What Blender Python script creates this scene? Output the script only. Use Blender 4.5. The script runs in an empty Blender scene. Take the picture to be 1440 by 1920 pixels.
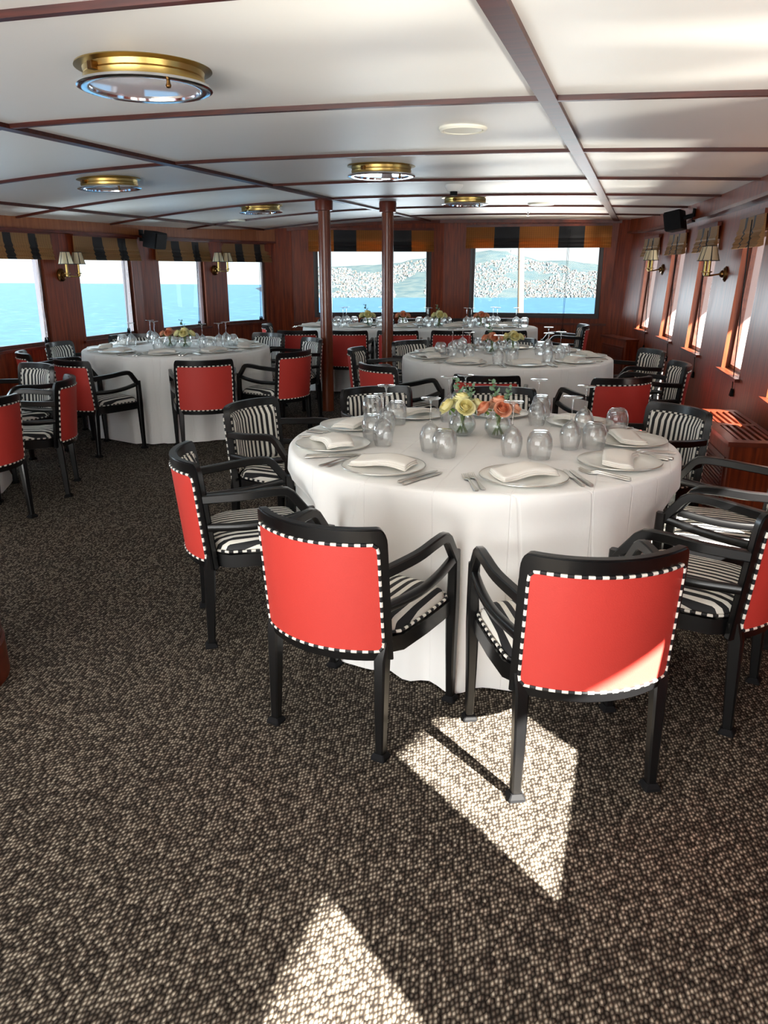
import bpy, bmesh, math, random
from mathutils import Vector, Matrix, noise
random.seed(7)
S = bpy.context.scene
COL = S.collection
PI = math.pi
# ------------------------------------------------------------------ camera, light, exposure
CAM_H, CAM_AZ, HOR, FPX = 1.475, math.radians(17.8), 503.0, 1440.0
PITCH = math.atan((960 - HOR) / FPX)
cam_d = bpy.data.cameras.new('camera'); cam = bpy.data.objects.new('camera', cam_d); COL.objects.link(cam)
cam.location = (0, 0, CAM_H); cam.rotation_euler = (PI / 2 - PITCH, 0, CAM_AZ)
cam_d.sensor_fit = 'AUTO'; cam_d.sensor_width = 36; cam_d.lens = 27.0
cam_d.clip_start = 0.05; cam_d.clip_end = 2000
S.camera = cam
S.view_settings.view_transform = 'Standard'; S.view_settings.look = 'None'
S.view_settings.gamma = 1.0; S.view_settings.use_curve_mapping = False
S.view_settings.exposure = 0.25
S.cycles.max_bounces = 16; S.cycles.diffuse_bounces = 5; S.cycles.glossy_bounces = 4
S.cycles.transmission_bounces = 14; S.cycles.transparent_max_bounces = 40
S.cycles.caustics_reflective = False; S.cycles.caustics_refractive = False
S.cycles.sample_clamp_indirect = 6.0

SUN_EL = math.radians(32)
sun_dir = Vector((-.785 * math.cos(SUN_EL), .62 * math.cos(SUN_EL), -math.sin(SUN_EL)))
def sun(name, d, energy, color, angle):
    l = bpy.data.lights.new(name, 'SUN'); l.energy = energy; l.color = color; l.angle = angle
    o = bpy.data.objects.new(name, l); COL.objects.link(o)
    o.rotation_euler = d.to_track_quat('-Z', 'Y').to_euler(); o.location = -d * 30
    return o
sun('sun', sun_dir, 72.0, (1, .94, .85), math.radians(.6))

def area(name, loc, d, sx, sy, energy, color):
    l = bpy.data.lights.new(name, 'AREA'); l.shape = 'RECTANGLE'; l.size = sx; l.size_y = sy
    l.energy = energy; l.color = color
    o = bpy.data.objects.new(name, l); COL.objects.link(o)
    o.location = loc; o.rotation_euler = Vector(d).to_track_quat('-Z', 'Z').to_euler()
    return o
# added fill lamp behind the photographer, standing for daylight through unseen doors
area('aft_fill', (-1.9, -2.3, 1.25), (0, 1, .02), 4.6, 1.9, 98, (1, .98, .95))
# added fill lamp aimed up at the ceiling, as if bounced off a deck
area('aft_up_fill', (-1.9, -2.6, .12), (0, .75, .65), 4.6, 1.2, 215, (1, .97, .92))
# added lamps for sun glint off the water, brighten the ceiling from outside
for gy, gp in ((-2.3, 900), (1.6, 1000), (5.2, 1300)):
    area('water_glint_fill', (7.9 - .07 * (gy + 2.3), gy, -3.3), (-.70, .55, .454), 1.8, 1.0, gp, (1, .95, .86))
# added fill lamps outside the left and far windows, standing for sea light
area('port_fill', (-7.8, 5.0, .55), (1, .1, .24), 9, 1.8, 1000, (.74, .89, 1))
area('bow_fill', (-2.9, 13.6, .75), (.05, -1, .12), 4.2, 1.2, 130, (.84, .94, 1))

W = bpy.data.worlds.new('world'); S.world = W; W.use_nodes = True
nt = W.node_tree; nt.nodes.clear()
def N(nt, t, **kw):
    n = nt.nodes.new(t)
    for k, v in kw.items(): setattr(n, k, v)
    return n
out = N(nt, 'ShaderNodeOutputWorld'); bg = N(nt, 'ShaderNodeBackground')
tc = N(nt, 'ShaderNodeTexCoord'); sep = N(nt, 'ShaderNodeSeparateXYZ'); cr = N(nt, 'ShaderNodeValToRGB')
nt.links.new(tc.outputs['Generated'], sep.inputs[0]); nt.links.new(sep.outputs['Z'], cr.inputs[0])
nt.links.new(cr.outputs[0], bg.inputs[0]); nt.links.new(bg.outputs[0], out.inputs[0])
e = cr.color_ramp.elements
e[0].position = 0.0; e[0].color = (.86, .95, .98, 1)
e[1].position = .6; e[1].color = (.42, .66, .95, 1)
m = e.new(.12); m.color = (.74, .90, .97, 1)
mr = N(nt, 'ShaderNodeMapRange'); nt.links.new(sep.outputs['X'], mr.inputs[0])
mr.inputs[1].default_value = -.9; mr.inputs[2].default_value = -.35; mr.inputs[3].default_value = 2.2; mr.inputs[4].default_value = 1.05
nt.links.new(mr.outputs[0], bg.inputs[1])

# ------------------------------------------------------------------ pixel <-> world
def ray(px, py):
    x = (px - 720) / FPX; u = (960 - py) / FPX
    fw = math.cos(PITCH) + u * math.sin(PITCH); up = -math.sin(PITCH) + u * math.cos(PITCH)
    c, s = math.cos(CAM_AZ), math.sin(CAM_AZ)
    return Vector((c * x - s * fw, s * x + c * fw, up))
def sheer(y):
    """the deck rises gently towards the bow"""
    return .0011 * max(0.0, y - 2) ** 2
def at_abs(px, py, z):
    r = ray(px, py); t = (z - CAM_H) / r.z
    return Vector((r.x * t, r.y * t, z))
def at(px, py, z):
    """point at height z above the deck"""
    p = at_abs(px, py, z)
    for _ in range(8): p = at_abs(px, py, z + sheer(p.y))
    return Vector((p.x, p.y, z))
def px_of(p):
    c, s = math.cos(CAM_AZ), math.sin(CAM_AZ)
    x = c * p[0] + s * p[1]; fw = -s * p[0] + c * p[1]; up = p[2] - CAM_H
    d = fw * math.cos(PITCH) - up * math.sin(PITCH)
    return 720 + FPX * x / d

# ------------------------------------------------------------------ materials
def srgb(r, g, b):
    f = lambda c: (c / 255 / 12.92) if c / 255 <= .04045 else ((c / 255 + .055) / 1.055) ** 2.4
    return (f(r), f(g), f(b), 1)
MATS = {}
def new_mat(name):
    m = bpy.data.materials.new(name); m.use_nodes = True
    nt = m.node_tree; b = nt.nodes['Principled BSDF']
    MATS[name] = m
    return m, nt, b
def L(nt, a, b): nt.links.new(a, b)
def plain(name, col, rough=.5, metal=0, bump=0, bscale=60, spec=.5, coat=0):
    m, nt, b = new_mat(name)
    b.inputs['Base Color'].default_value = col; b.inputs['Roughness'].default_value = rough
    b.inputs['Metallic'].default_value = metal; b.inputs['Specular IOR Level'].default_value = spec
    b.inputs['Coat Weight'].default_value = coat; b.inputs['Coat Roughness'].default_value = .12
    if bump:
        t = N(nt, 'ShaderNodeTexCoord'); n = N(nt, 'ShaderNodeTexNoise'); n.inputs['Scale'].default_value = bscale
        n.inputs['Detail'].default_value = 4
        bp = N(nt, 'ShaderNodeBump'); bp.inputs['Strength'].default_value = bump; bp.inputs['Distance'].default_value = .01
        L(nt, t.outputs['Object'], n.inputs['Vector']); L(nt, n.outputs['Fac'], bp.inputs['Height'])
        L(nt, bp.outputs[0], b.inputs['Normal'])
    return m
def ramp(nt, stops, interp='LINEAR'):
    r = N(nt, 'ShaderNodeValToRGB'); r.color_ramp.interpolation = interp
    el = r.color_ramp.elements
    el[0].position, el[0].color = stops[0]
    el[1].position, el[1].color = stops[-1]
    for p, c in stops[1:-1]:
        x = el.new(p); x.color = c
    return r
def mth(nt, op, a, b=None, c=None):
    n = N(nt, 'ShaderNodeMath', operation=op)
    for i, v in enumerate((a, b, c)):
        if v is None: continue
        if isinstance(v, (int, float)): n.inputs[i].default_value = v
        else: L(nt, v, n.inputs[i])
    return n.outputs[0]
def wood(name, c1, c2, rough=.32, scale=(14, 14, .9), coat=.4):
    m, nt, b = new_mat(name)
    t = N(nt, 'ShaderNodeTexCoord'); mp = N(nt, 'ShaderNodeMapping'); mp.inputs['Scale'].default_value = scale
    n = N(nt, 'ShaderNodeTexNoise'); n.inputs['Scale'].default_value = 3; n.inputs['Detail'].default_value = 6
    n.inputs['Distortion'].default_value = .6
    r = ramp(nt, [(.3, c1), (.72, c2)])
    L(nt, t.outputs['Object'], mp.inputs[0]); L(nt, mp.outputs[0], n.inputs['Vector']); L(nt, n.outputs['Fac'], r.inputs[0])
    L(nt, r.outputs[0], b.inputs['Base Color']); b.inputs['Roughness'].default_value = rough
    b.inputs['Specular IOR Level'].default_value = .3
    b.inputs['Coat Weight'].default_value = coat; b.inputs['Coat Roughness'].default_value = .2
    return m
M_WOOD = wood('mahogany_panel', srgb(92, 33, 13), srgb(150, 64, 28), .42, (14, 14, .9), .04)
M_WOODR = wood('mahogany_trim', srgb(76, 28, 14), srgb(116, 48, 26), .35, (3, 3, 3), .15)
M_WOODT = wood('teak_jamb', srgb(140, 78, 40), srgb(172, 104, 58), .35)
M_JAMB = wood('window_jamb_wood', srgb(84, 36, 17), srgb(112, 54, 28), .4, (14, 14, .9), .05)
M_BATTEN = wood('ceiling_batten_wood', srgb(50, 19, 12), srgb(86, 36, 22), .4, (1.5, 14, 14), .05)
M_PILLAR = wood('pillar_wood', srgb(92, 42, 24), srgb(128, 66, 40), .25, (18, 18, .8), .6)
M_CEIL = plain('ceiling_vinyl', srgb(236, 233, 225), .45, bump=.06, bscale=400)
M_WHITE = plain('white_paint', srgb(232, 230, 222), .4)
M_MAUVE = plain('outer_reveal_paint', srgb(112, 96, 96), .5)
M_BLACK = plain('black_lacquer', srgb(11, 11, 12), .3, spec=.5, coat=.1)
M_BLKPL = plain('black_plastic', srgb(13, 13, 15), .75, spec=.2)
M_RED = plain('red_leather', srgb(196, 62, 54), .5, bump=.12, bscale=300, spec=.35)
M_BRASS = plain('aged_brass', srgb(186, 158, 94), .33, 1, bump=.05, bscale=30)
M_BRONZE = plain('dark_brass', srgb(112, 80, 44), .3, 1)
M_STEEL = plain('polished_rim', srgb(225, 228, 230), .12, 1)
M_SILVER = plain('silver_cutlery', srgb(222, 219, 212), .3, 1)
M_LENS = plain('lamp_lens', srgb(224, 218, 220), .06, spec=.8)
M_CREAM = plain('cream_plastic', srgb(238, 234, 216), .4)
M_PLATE = plain('glazed_plate', srgb(244, 244, 238), .2)
M_NAPK = plain('napkin_linen', srgb(240, 236, 228), .8, bump=.15, bscale=500)
M_STEM = plain('flower_stem', srgb(96, 128, 56), .5)
M_LEAF = plain('eucalyptus_leaf', srgb(110, 140, 112), .55)
M_CREAMR = plain('cream_rose', srgb(246, 240, 190), .6)
M_PEACHR = plain('peach_rose', srgb(238, 180, 148), .6)
M_CREAMI = plain('cream_rose_heart', srgb(240, 228, 158), .6)
M_PEACHI = plain('peach_rose_heart', srgb(226, 138, 98), .6)
M_MAST = plain('mast_paint', srgb(112, 98, 82), .5)
M_FRAME = plain('window_frame_dark', srgb(40, 30, 28), .4)
M_FRAMEW = wood('window_frame_wood', srgb(70, 38, 30), srgb(98, 58, 46), .35, (6, 6, 6))

def mat_cloth():
    m, nt, b = new_mat('white_table_linen')
    b.inputs['Base Color'].default_value = srgb(247, 246, 243); b.inputs['Roughness'].default_value = .75
    b.inputs['Sheen Weight'].default_value = .2
    t = N(nt, 'ShaderNodeTexCoord'); n = N(nt, 'ShaderNodeTexNoise'); n.inputs['Scale'].default_value = 7; n.inputs['Detail'].default_value = 5
    w = N(nt, 'ShaderNodeTexBrick'); w.inputs['Scale'].default_value = 1.9; w.inputs['Mortar Size'].default_value = .006
    w.offset = 0; w.inputs['Mortar Smooth'].default_value = .8
    w.inputs['Color1'].default_value = (1, 1, 1, 1); w.inputs['Color2'].default_value = (1, 1, 1, 1); w.inputs['Mortar'].default_value = (0, 0, 0, 1)
    L(nt, t.outputs['Object'], n.inputs['Vector']); L(nt, t.outputs['Object'], w.inputs['Vector'])
    h = mth(nt, 'ADD', mth(nt, 'MULTIPLY', n.outputs['Fac'], .5), mth(nt, 'MULTIPLY', w.outputs['Color'], .25))
    bp = N(nt, 'ShaderNodeBump'); bp.inputs['Strength'].default_value = .35; bp.inputs['Distance'].default_value = .02
    L(nt, h, bp.inputs['Height']); L(nt, bp.outputs[0], b.inputs['Normal'])
    return m
M_CLOTH = mat_cloth()

def mat_stripe():
    m, nt, b = new_mat('striped_fabric')
    t = N(nt, 'ShaderNodeTexCoord'); s = N(nt, 'ShaderNodeSeparateXYZ'); L(nt, t.outputs['Object'], s.inputs[0])
    f = mth(nt, 'FRACT', mth(nt, 'ADD', mth(nt, 'DIVIDE', s.outputs['X'], .031), .25))
    k = mth(nt, 'GREATER_THAN', f, .5)
    r = ramp(nt, [(0, srgb(24, 24, 27)), (1, srgb(236, 232, 222))])
    L(nt, k, r.inputs[0]); L(nt, r.outputs[0], b.inputs['Base Color']); b.inputs['Roughness'].default_value = .7
    return m
M_STRIPE = mat_stripe()
M_PIPE_W = plain('piping_white', srgb(236, 232, 222), .6)
M_PIPE_B = plain('piping_black', srgb(22, 22, 25), .6)

def mat_carpet():
    m, nt, b = new_mat('woven_carpet')
    t = N(nt, 'ShaderNodeTexCoord'); mp = N(nt, 'ShaderNodeMapping')
    mp.inputs['Rotation'].default_value = (0, 0, math.radians(-24)); mp.inputs['Scale'].default_value = (112, 66, 1)
    v = N(nt, 'ShaderNodeTexVoronoi'); v.inputs['Scale'].default_value = 1; v.inputs['Randomness'].default_value = .5
    v.voronoi_dimensions = '2D'
    L(nt, t.outputs['Object'], mp.inputs[0]); L(nt, mp.outputs[0], v.inputs['Vector'])
    sc = N(nt, 'ShaderNodeSeparateColor'); L(nt, v.outputs['Color'], sc.inputs[0])
    tone = ramp(nt, [(0, srgb(78, 71, 64)), (.35, srgb(100, 92, 83)), (.7, srgb(152, 143, 129)), (1, srgb(182, 173, 157))])
    L(nt, sc.outputs['Red'], tone.inputs[0])
    gap = ramp(nt, [(.16, (1, 1, 1, 1)), (.34, (.36, .34, .32, 1)), (.56, (.12, .105, .1, 1))])
    L(nt, v.outputs['Distance'], gap.inputs[0])
    mx = N(nt, 'ShaderNodeMix', data_type='RGBA', blend_type='MULTIPLY'); mx.inputs[0].default_value = 1
    L(nt, tone.outputs[0], mx.inputs[6]); L(nt, gap.outputs[0], mx.inputs[7])
    L(nt, mx.outputs[2], b.inputs['Base Color'])
    b.inputs['Roughness'].default_value = .95; b.inputs['Specular IOR Level'].default_value = .15
    bp = N(nt, 'ShaderNodeBump'); bp.invert = True; bp.inputs['Strength'].default_value = .6; bp.inputs['Distance'].default_value = .006
    L(nt, v.outputs['Distance'], bp.inputs['Height']); L(nt, bp.outputs[0], b.inputs['Normal'])
    return m
M_CARPET = mat_carpet()

def mat_blind(name, tan, step_z=.012, trans=.25):
    m, nt, b = new_mat(name)
    t = N(nt, 'ShaderNodeTexCoord'); s = N(nt, 'ShaderNodeSeparateXYZ'); L(nt, t.outputs['Object'], s.inputs[0])
    w = mth(nt, 'SINE', mth(nt, 'MULTIPLY', s.outputs['Z'], 2 * PI / step_z))
    th = mth(nt, 'SINE', mth(nt, 'MULTIPLY', s.outputs['X'], 2 * PI / .03))
    k = mth(nt, 'ADD', mth(nt, 'MULTIPLY', w, .25), mth(nt, 'MULTIPLY', mth(nt, 'GREATER_THAN', th, .8), -.35))
    r = ramp(nt, [(0, tuple(c * .45 for c in tan[:3]) + (1,)), (1, tan)])
    L(nt, mth(nt, 'ADD', k, .7), r.inputs[0]); L(nt, r.outputs[0], b.inputs['Base Color']); b.inputs['Roughness'].default_value = .7
    tr = N(nt, 'ShaderNodeBsdfTranslucent'); L(nt, r.outputs[0], tr.inputs[0])
    mix = N(nt, 'ShaderNodeMixShader'); mix.inputs[0].default_value = trans
    L(nt, b.outputs[0], mix.inputs[1]); L(nt, tr.outputs[0], mix.inputs[2]); L(nt, mix.outputs[0], nt.nodes['Material Output'].inputs[0])
    return m
M_BLIND = mat_blind('woven_bamboo', srgb(176, 132, 84))
M_BLINDF = mat_blind('woven_bamboo_backlit', srgb(206, 132, 60), .016, .5)  # backlight put into a brighter tan and more translucency
M_BLINDK = plain('black_blind_band', srgb(20, 18, 20), .7)

def mat_glass(name, tint=(.97, .985, .98), edge=1.0, body=0.0):
    m, nt, b = new_mat(name); nt.nodes.remove(b)
    tr = N(nt, 'ShaderNodeBsdfTransparent'); tr.inputs[0].default_value = tint + (1,)
    gl = N(nt, 'ShaderNodeBsdfGlossy'); gl.inputs['Roughness'].default_value = .02
    lw = N(nt, 'ShaderNodeLayerWeight'); lw.inputs['Blend'].default_value = .35
    f = mth(nt, 'MINIMUM', mth(nt, 'ADD', mth(nt, 'MULTIPLY', mth(nt, 'POWER', lw.outputs['Facing'], 2.2), .75 * edge), .035 + body), .9)
    mix = N(nt, 'ShaderNodeMixShader'); L(nt, f, mix.inputs[0]); L(nt, tr.outputs[0], mix.inputs[1]); L(nt, gl.outputs[0], mix.inputs[2])
    L(nt, mix.outputs[0], nt.nodes['Material Output'].inputs[0])
    return m
def mat_crystal():
    m, nt, b = new_mat('drinking_glass'); nt.nodes.remove(b)
    tr = N(nt, 'ShaderNodeBsdfTransparent'); tr.inputs[0].default_value = (.985, .99, .99, 1)
    gs = N(nt, 'ShaderNodeBsdfGlossy'); gs.inputs['Roughness'].default_value = .03
    lw = N(nt, 'ShaderNodeLayerWeight'); lw.inputs['Blend'].default_value = .5
    f = mth(nt, 'MINIMUM', mth(nt, 'ADD', mth(nt, 'MULTIPLY', mth(nt, 'POWER', lw.outputs['Facing'], 2.0), .8), .06), .9)
    thin = N(nt, 'ShaderNodeMixShader'); L(nt, f, thin.inputs[0]); L(nt, tr.outputs[0], thin.inputs[1]); L(nt, gs.outputs[0], thin.inputs[2])
    gl = N(nt, 'ShaderNodeBsdfGlass'); gl.inputs['IOR'].default_value = 1.45; gl.inputs['Roughness'].default_value = 0
    mix = N(nt, 'ShaderNodeMixShader'); mix.inputs[0].default_value = .12
    L(nt, thin.outputs[0], mix.inputs[1]); L(nt, gl.outputs[0], mix.inputs[2]); L(nt, mix.outputs[0], nt.nodes['Material Output'].inputs[0])
    return m
M_GLASS = mat_crystal()
M_PANE = mat_glass('window_glass', (.98, .99, .99), .04, -.03)
M_WATERV = mat_glass('vase_water', (.9, .95, .93), .4)

def mat_sea():
    m, nt, b = new_mat('sea_water')
    t = N(nt, 'ShaderNodeTexCoord'); mp = N(nt, 'ShaderNodeMapping'); mp.inputs['Scale'].default_value = (.35, .6, .5)
    n = N(nt, 'ShaderNodeTexNoise'); n.inputs['Scale'].default_value = 1; n.inputs['Detail'].default_value = 8; n.inputs['Roughness'].default_value = .65
    L(nt, t.outputs['Object'], mp.inputs[0]); L(nt, mp.outputs[0], n.inputs['Vector'])
    r = ramp(nt, [(.3, srgb(12, 48, 74)), (.6, srgb(22, 64, 92)), (.75, srgb(76, 110, 126))])
    L(nt, n.outputs['Fac'], r.inputs[0]); L(nt, r.outputs[0], b.inputs['Base Color']); b.inputs['Roughness'].default_value = .35
    bp = N(nt, 'ShaderNodeBump'); bp.inputs['Strength'].default_value = .5; bp.inputs['Distance'].default_value = .4
    L(nt, n.outputs['Fac'], bp.inputs['Height']); L(nt, bp.outputs[0], b.inputs['Normal'])
    return m
M_SEA = mat_sea()
def mat_hill():
    m, nt, b = new_mat('hazy_hillside')
    t = N(nt, 'ShaderNodeTexCoord')
    n = N(nt, 'ShaderNodeTexNoise'); n.inputs['Scale'].default_value = .22; n.inputs['Detail'].default_value = 7
    L(nt, t.outputs['Object'], n.inputs['Vector'])
    r = ramp(nt, [(.35, srgb(44, 57, 62)), (.55, srgb(54, 64, 66)), (.7, srgb(61, 68, 69))])  # haze is put into the colour: close, greyed tones
    L(nt, n.outputs['Fac'], r.inputs[0]); L(nt, r.outputs[0], b.inputs['Base Color']); b.inputs['Roughness'].default_value = 1
    b.inputs['Specular IOR Level'].default_value = 0
    return m
M_HILL = mat_hill()
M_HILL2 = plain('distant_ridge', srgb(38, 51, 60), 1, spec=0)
M_HW = [plain('house_white', srgb(74, 77, 80), .9, spec=0), plain('house_cream', srgb(72, 72, 71), .9, spec=0),
        plain('house_rose', srgb(69, 65, 63), .9, spec=0), plain('house_grey', srgb(60, 66, 70), .9, spec=0)]
M_DECK = wood('teak_deck', srgb(150, 120, 92), srgb(188, 160, 128), .6, (30, .6, 1), 0)
def mat_shade():
    m, nt, b = new_mat('lampshade_fabric')
    b.inputs['Base Color'].default_value = srgb(238, 222, 186); b.inputs['Roughness'].default_value = .7
    tr = N(nt, 'ShaderNodeBsdfTranslucent'); tr.inputs[0].default_value = srgb(238, 222, 186)
    mix = N(nt, 'ShaderNodeMixShader'); mix.inputs[0].default_value = .45
    L(nt, b.outputs[0], mix.inputs[1]); L(nt, tr.outputs[0], mix.inputs[2]); L(nt, mix.outputs[0], nt.nodes['Material Output'].inputs[0])
    return m
M_SHADE = mat_shade()

# ------------------------------------------------------------------ mesh helpers
def link(name, bm, mats, parent=None, smooth=False, loc=None):
    me = bpy.data.meshes.new(name); bm.normal_update(); bm.to_mesh(me); bm.free()
    for m in (mats if isinstance(mats, (list, tuple)) else [mats]): me.materials.append(m)
    if smooth:
        for p in me.polygons: p.use_smooth = True
        if smooth != True: me.set_sharp_from_angle(angle=math.radians(smooth))
    o = bpy.data.objects.new(name, me); COL.objects.link(o)
    if parent: o.parent = parent
    if loc is not None: o.location = loc
    return o
def thing(name, label, cat, loc=(0, 0, 0), rz=0, group=None):
    o = bpy.data.objects.new(name, None); COL.objects.link(o); o.empty_display_size = .1
    o.location = loc; o.rotation_euler = (0, 0, rz)
    return tag(o, label, cat, group)
def tag(o, label=None, cat=None, group=None, kind=None):
    if label: o['label'] = label
    if cat: o['category'] = cat
    if group: o['group'] = group
    if kind: o['kind'] = kind
    return o
def struct(name, bm, mats, smooth=False, parent=None):
    o = link(name, bm, mats, parent, smooth)
    if not parent: o['kind'] = 'structure'
    return o
def dup(root, loc, rz=0):
    r = root.copy(); COL.objects.link(r); r.location = loc; r.rotation_euler = (0, 0, rz)
    for k in ('label', 'group'):
        if k in r: del r[k]
    for ch in list(root.children):
        c = ch.copy(); COL.objects.link(c); c.parent = r
        for g in list(ch.children):
            d = g.copy(); COL.objects.link(d); d.parent = c
    return r
def box(bm, x0, x1, y0, y1, z0, z1, M=None, bev=0):
    vs = [bm.verts.new((x, y, z)) for z in (z0, z1) for y in (y0, y1) for x in (x0, x1)]
    fs = [bm.faces.new([vs[i] for i in q]) for q in ((0, 2, 3, 1), (4, 5, 7, 6), (0, 1, 5, 4), (2, 6, 7, 3), (0, 4, 6, 2), (1, 3, 7, 5))]
    if bev:
        es = {e for f in fs for e in f.edges}
        r = bmesh.ops.bevel(bm, geom=list(es), offset=bev, segments=2, profile=.6, affect='EDGES')
        vs = list({v for f in r['faces'] for v in f.verts} | {v for v in vs if v.is_valid})
    if M: bmesh.ops.transform(bm, matrix=M, verts=vs)
    return vs
def lathe(bm, prof, n=24, M=None, mat=0):
    rings = []
    for r, z in prof:
        if r < 1e-5: rings.append([bm.verts.new((0, 0, z))])
        else: rings.append([bm.verts.new((r * math.cos(2 * PI * i / n), r * math.sin(2 * PI * i / n), z)) for i in range(n)])
    for a, b in zip(rings, rings[1:]):
        for i in range(n):
            j = (i + 1) % n
            if len(a) == 1 and len(b) == 1: continue
            if len(a) == 1: f = bm.faces.new((a[0], b[j], b[i]))
            elif len(b) == 1: f = bm.faces.new((a[i], a[j], b[0]))
            else: f = bm.faces.new((a[i], a[j], b[j], b[i]))
            f.material_index = mat
    vs = [v for r in rings for v in r]
    if M: bmesh.ops.transform(bm, matrix=M, verts=vs)
    return vs
def frames(pts, up, closed=False):
    n = len(pts); res = []
    for i in range(n):
        a = pts[(i - 1) % n] if (closed or i > 0) else pts[i]
        b = pts[(i + 1) % n] if (closed or i < n - 1) else pts[i]
        t = (b - a).normalized()
        s = t.cross(up)
        if s.length < 1e-4: s = t.cross(Vector((0, 1, 0)))
        s.normalize(); res.append((t, s, s.cross(t).normalized()))
    return res
def sweep(bm, pts, sec, up=Vector((0, 0, 1)), closed=False, scale=None, caps=True, mats=None):
    """sweep a section [(side, up)] along pts; scale: one factor per point; mats: material index per segment"""
    pts = [Vector(p) for p in pts]; fr = frames(pts, up, closed); rings = []
    for i, (p, (t, s, u)) in enumerate(zip(pts, fr)):
        k = scale[i] if scale else 1
        kx, kz = k if isinstance(k, tuple) else (k, k)
        rings.append([bm.verts.new(p + s * (a * kx) + u * (b * kz)) for a, b in sec])
    m = len(sec); n = len(rings)
    for i in range(n if closed else n - 1):
        A, B = rings[i], rings[(i + 1) % n]
        for j in range(m):
            f = bm.faces.new((A[j], A[(j + 1) % m], B[(j + 1) % m], B[j]))
            if mats: f.material_index = mats[i]
    if caps and not closed:
        bm.faces.new(rings[0][::-1]); bm.faces.new(rings[-1])
    return [v for r in rings for v in r]
def rrect(w, h, r=.006):
    w /= 2; h /= 2
    return [(-w + r, -h), (w - r, -h), (w, -h + r), (w, h - r), (w - r, h), (-w + r, h), (-w, h - r), (-w, -h + r)]
def circ(r, n=8): return [(r * math.cos(2 * PI * i / n), r * math.sin(2 * PI * i / n)) for i in range(n)]
def smooth_path(pts, n=6):
    """Catmull-Rom through pts"""
    P = [Vector(p) for p in pts]; P = [2 * P[0] - P[1]] + P + [2 * P[-1] - P[-2]]; res = []
    for i in range(1, len(P) - 2):
        for k in range(n):
            t = k / n; a, b, c, d = P[i - 1:i + 3]
            res.append(.5 * ((2 * b) + (c - a) * t + (2 * a - 5 * b + 4 * c - d) * t * t + (3 * b - a - 3 * c + d) * t ** 3))
    res.append(P[-2]); return res
def rot_to(d):
    return Vector(d).to_track_quat('Z', 'Y').to_matrix().to_4x4()

# ------------------------------------------------------------------ room shell
def zc(x):
    return 2.13 - (.007 if x > -2.5 else .022) * (x + 2.5) ** 2
bm = bmesh.new(); prev = None
for i in range(60):
    y = -1.75 + 13.9 * i / 59
    r = [bm.verts.new((x, y, z)) for x, z in ((-6, -.15), (1.12, -.15), (1.12, sheer(y)), (-6, sheer(y)))]
    if prev:
        for j in range(4): bm.faces.new((prev[j], r[j], r[(j + 1) % 4], prev[(j + 1) % 4]))
    else: bm.faces.new(r[::-1])
    prev = r
bm.faces.new(prev); bmesh.ops.recalc_face_normals(bm, faces=bm.faces)
struct('floor', bm, M_CARPET, smooth=30)
bm = bmesh.new()
xs = [-6.2 + .2 * i for i in range(40)]
rows = []
for y in (-2.2, 12.6):
    rows.append([bm.verts.new((x, y, zc(x))) for x in xs])
top = [[bm.verts.new((x, y, 2.42)) for x in (xs[0], xs[-1])] for y in (-2.2, 12.6)]
for i in range(len(xs) - 1): bm.faces.new((rows[0][i], rows[1][i], rows[1][i + 1], rows[0][i + 1]))
bm.faces.new((top[0][0], top[0][1], top[1][1], top[1][0]))
bm.faces.new([top[0][0]] + [top[0][1]] + rows[0][::-1]); bm.faces.new([top[1][1], top[1][0]] + rows[1])
bm.faces.new((top[0][0], rows[0][0], rows[1][0], top[1][0])); bm.faces.new((top[0][1], top[1][1], rows[1][-1], rows[0][-1]))
struct('ceiling', bm, M_CEIL, smooth=30)

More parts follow.
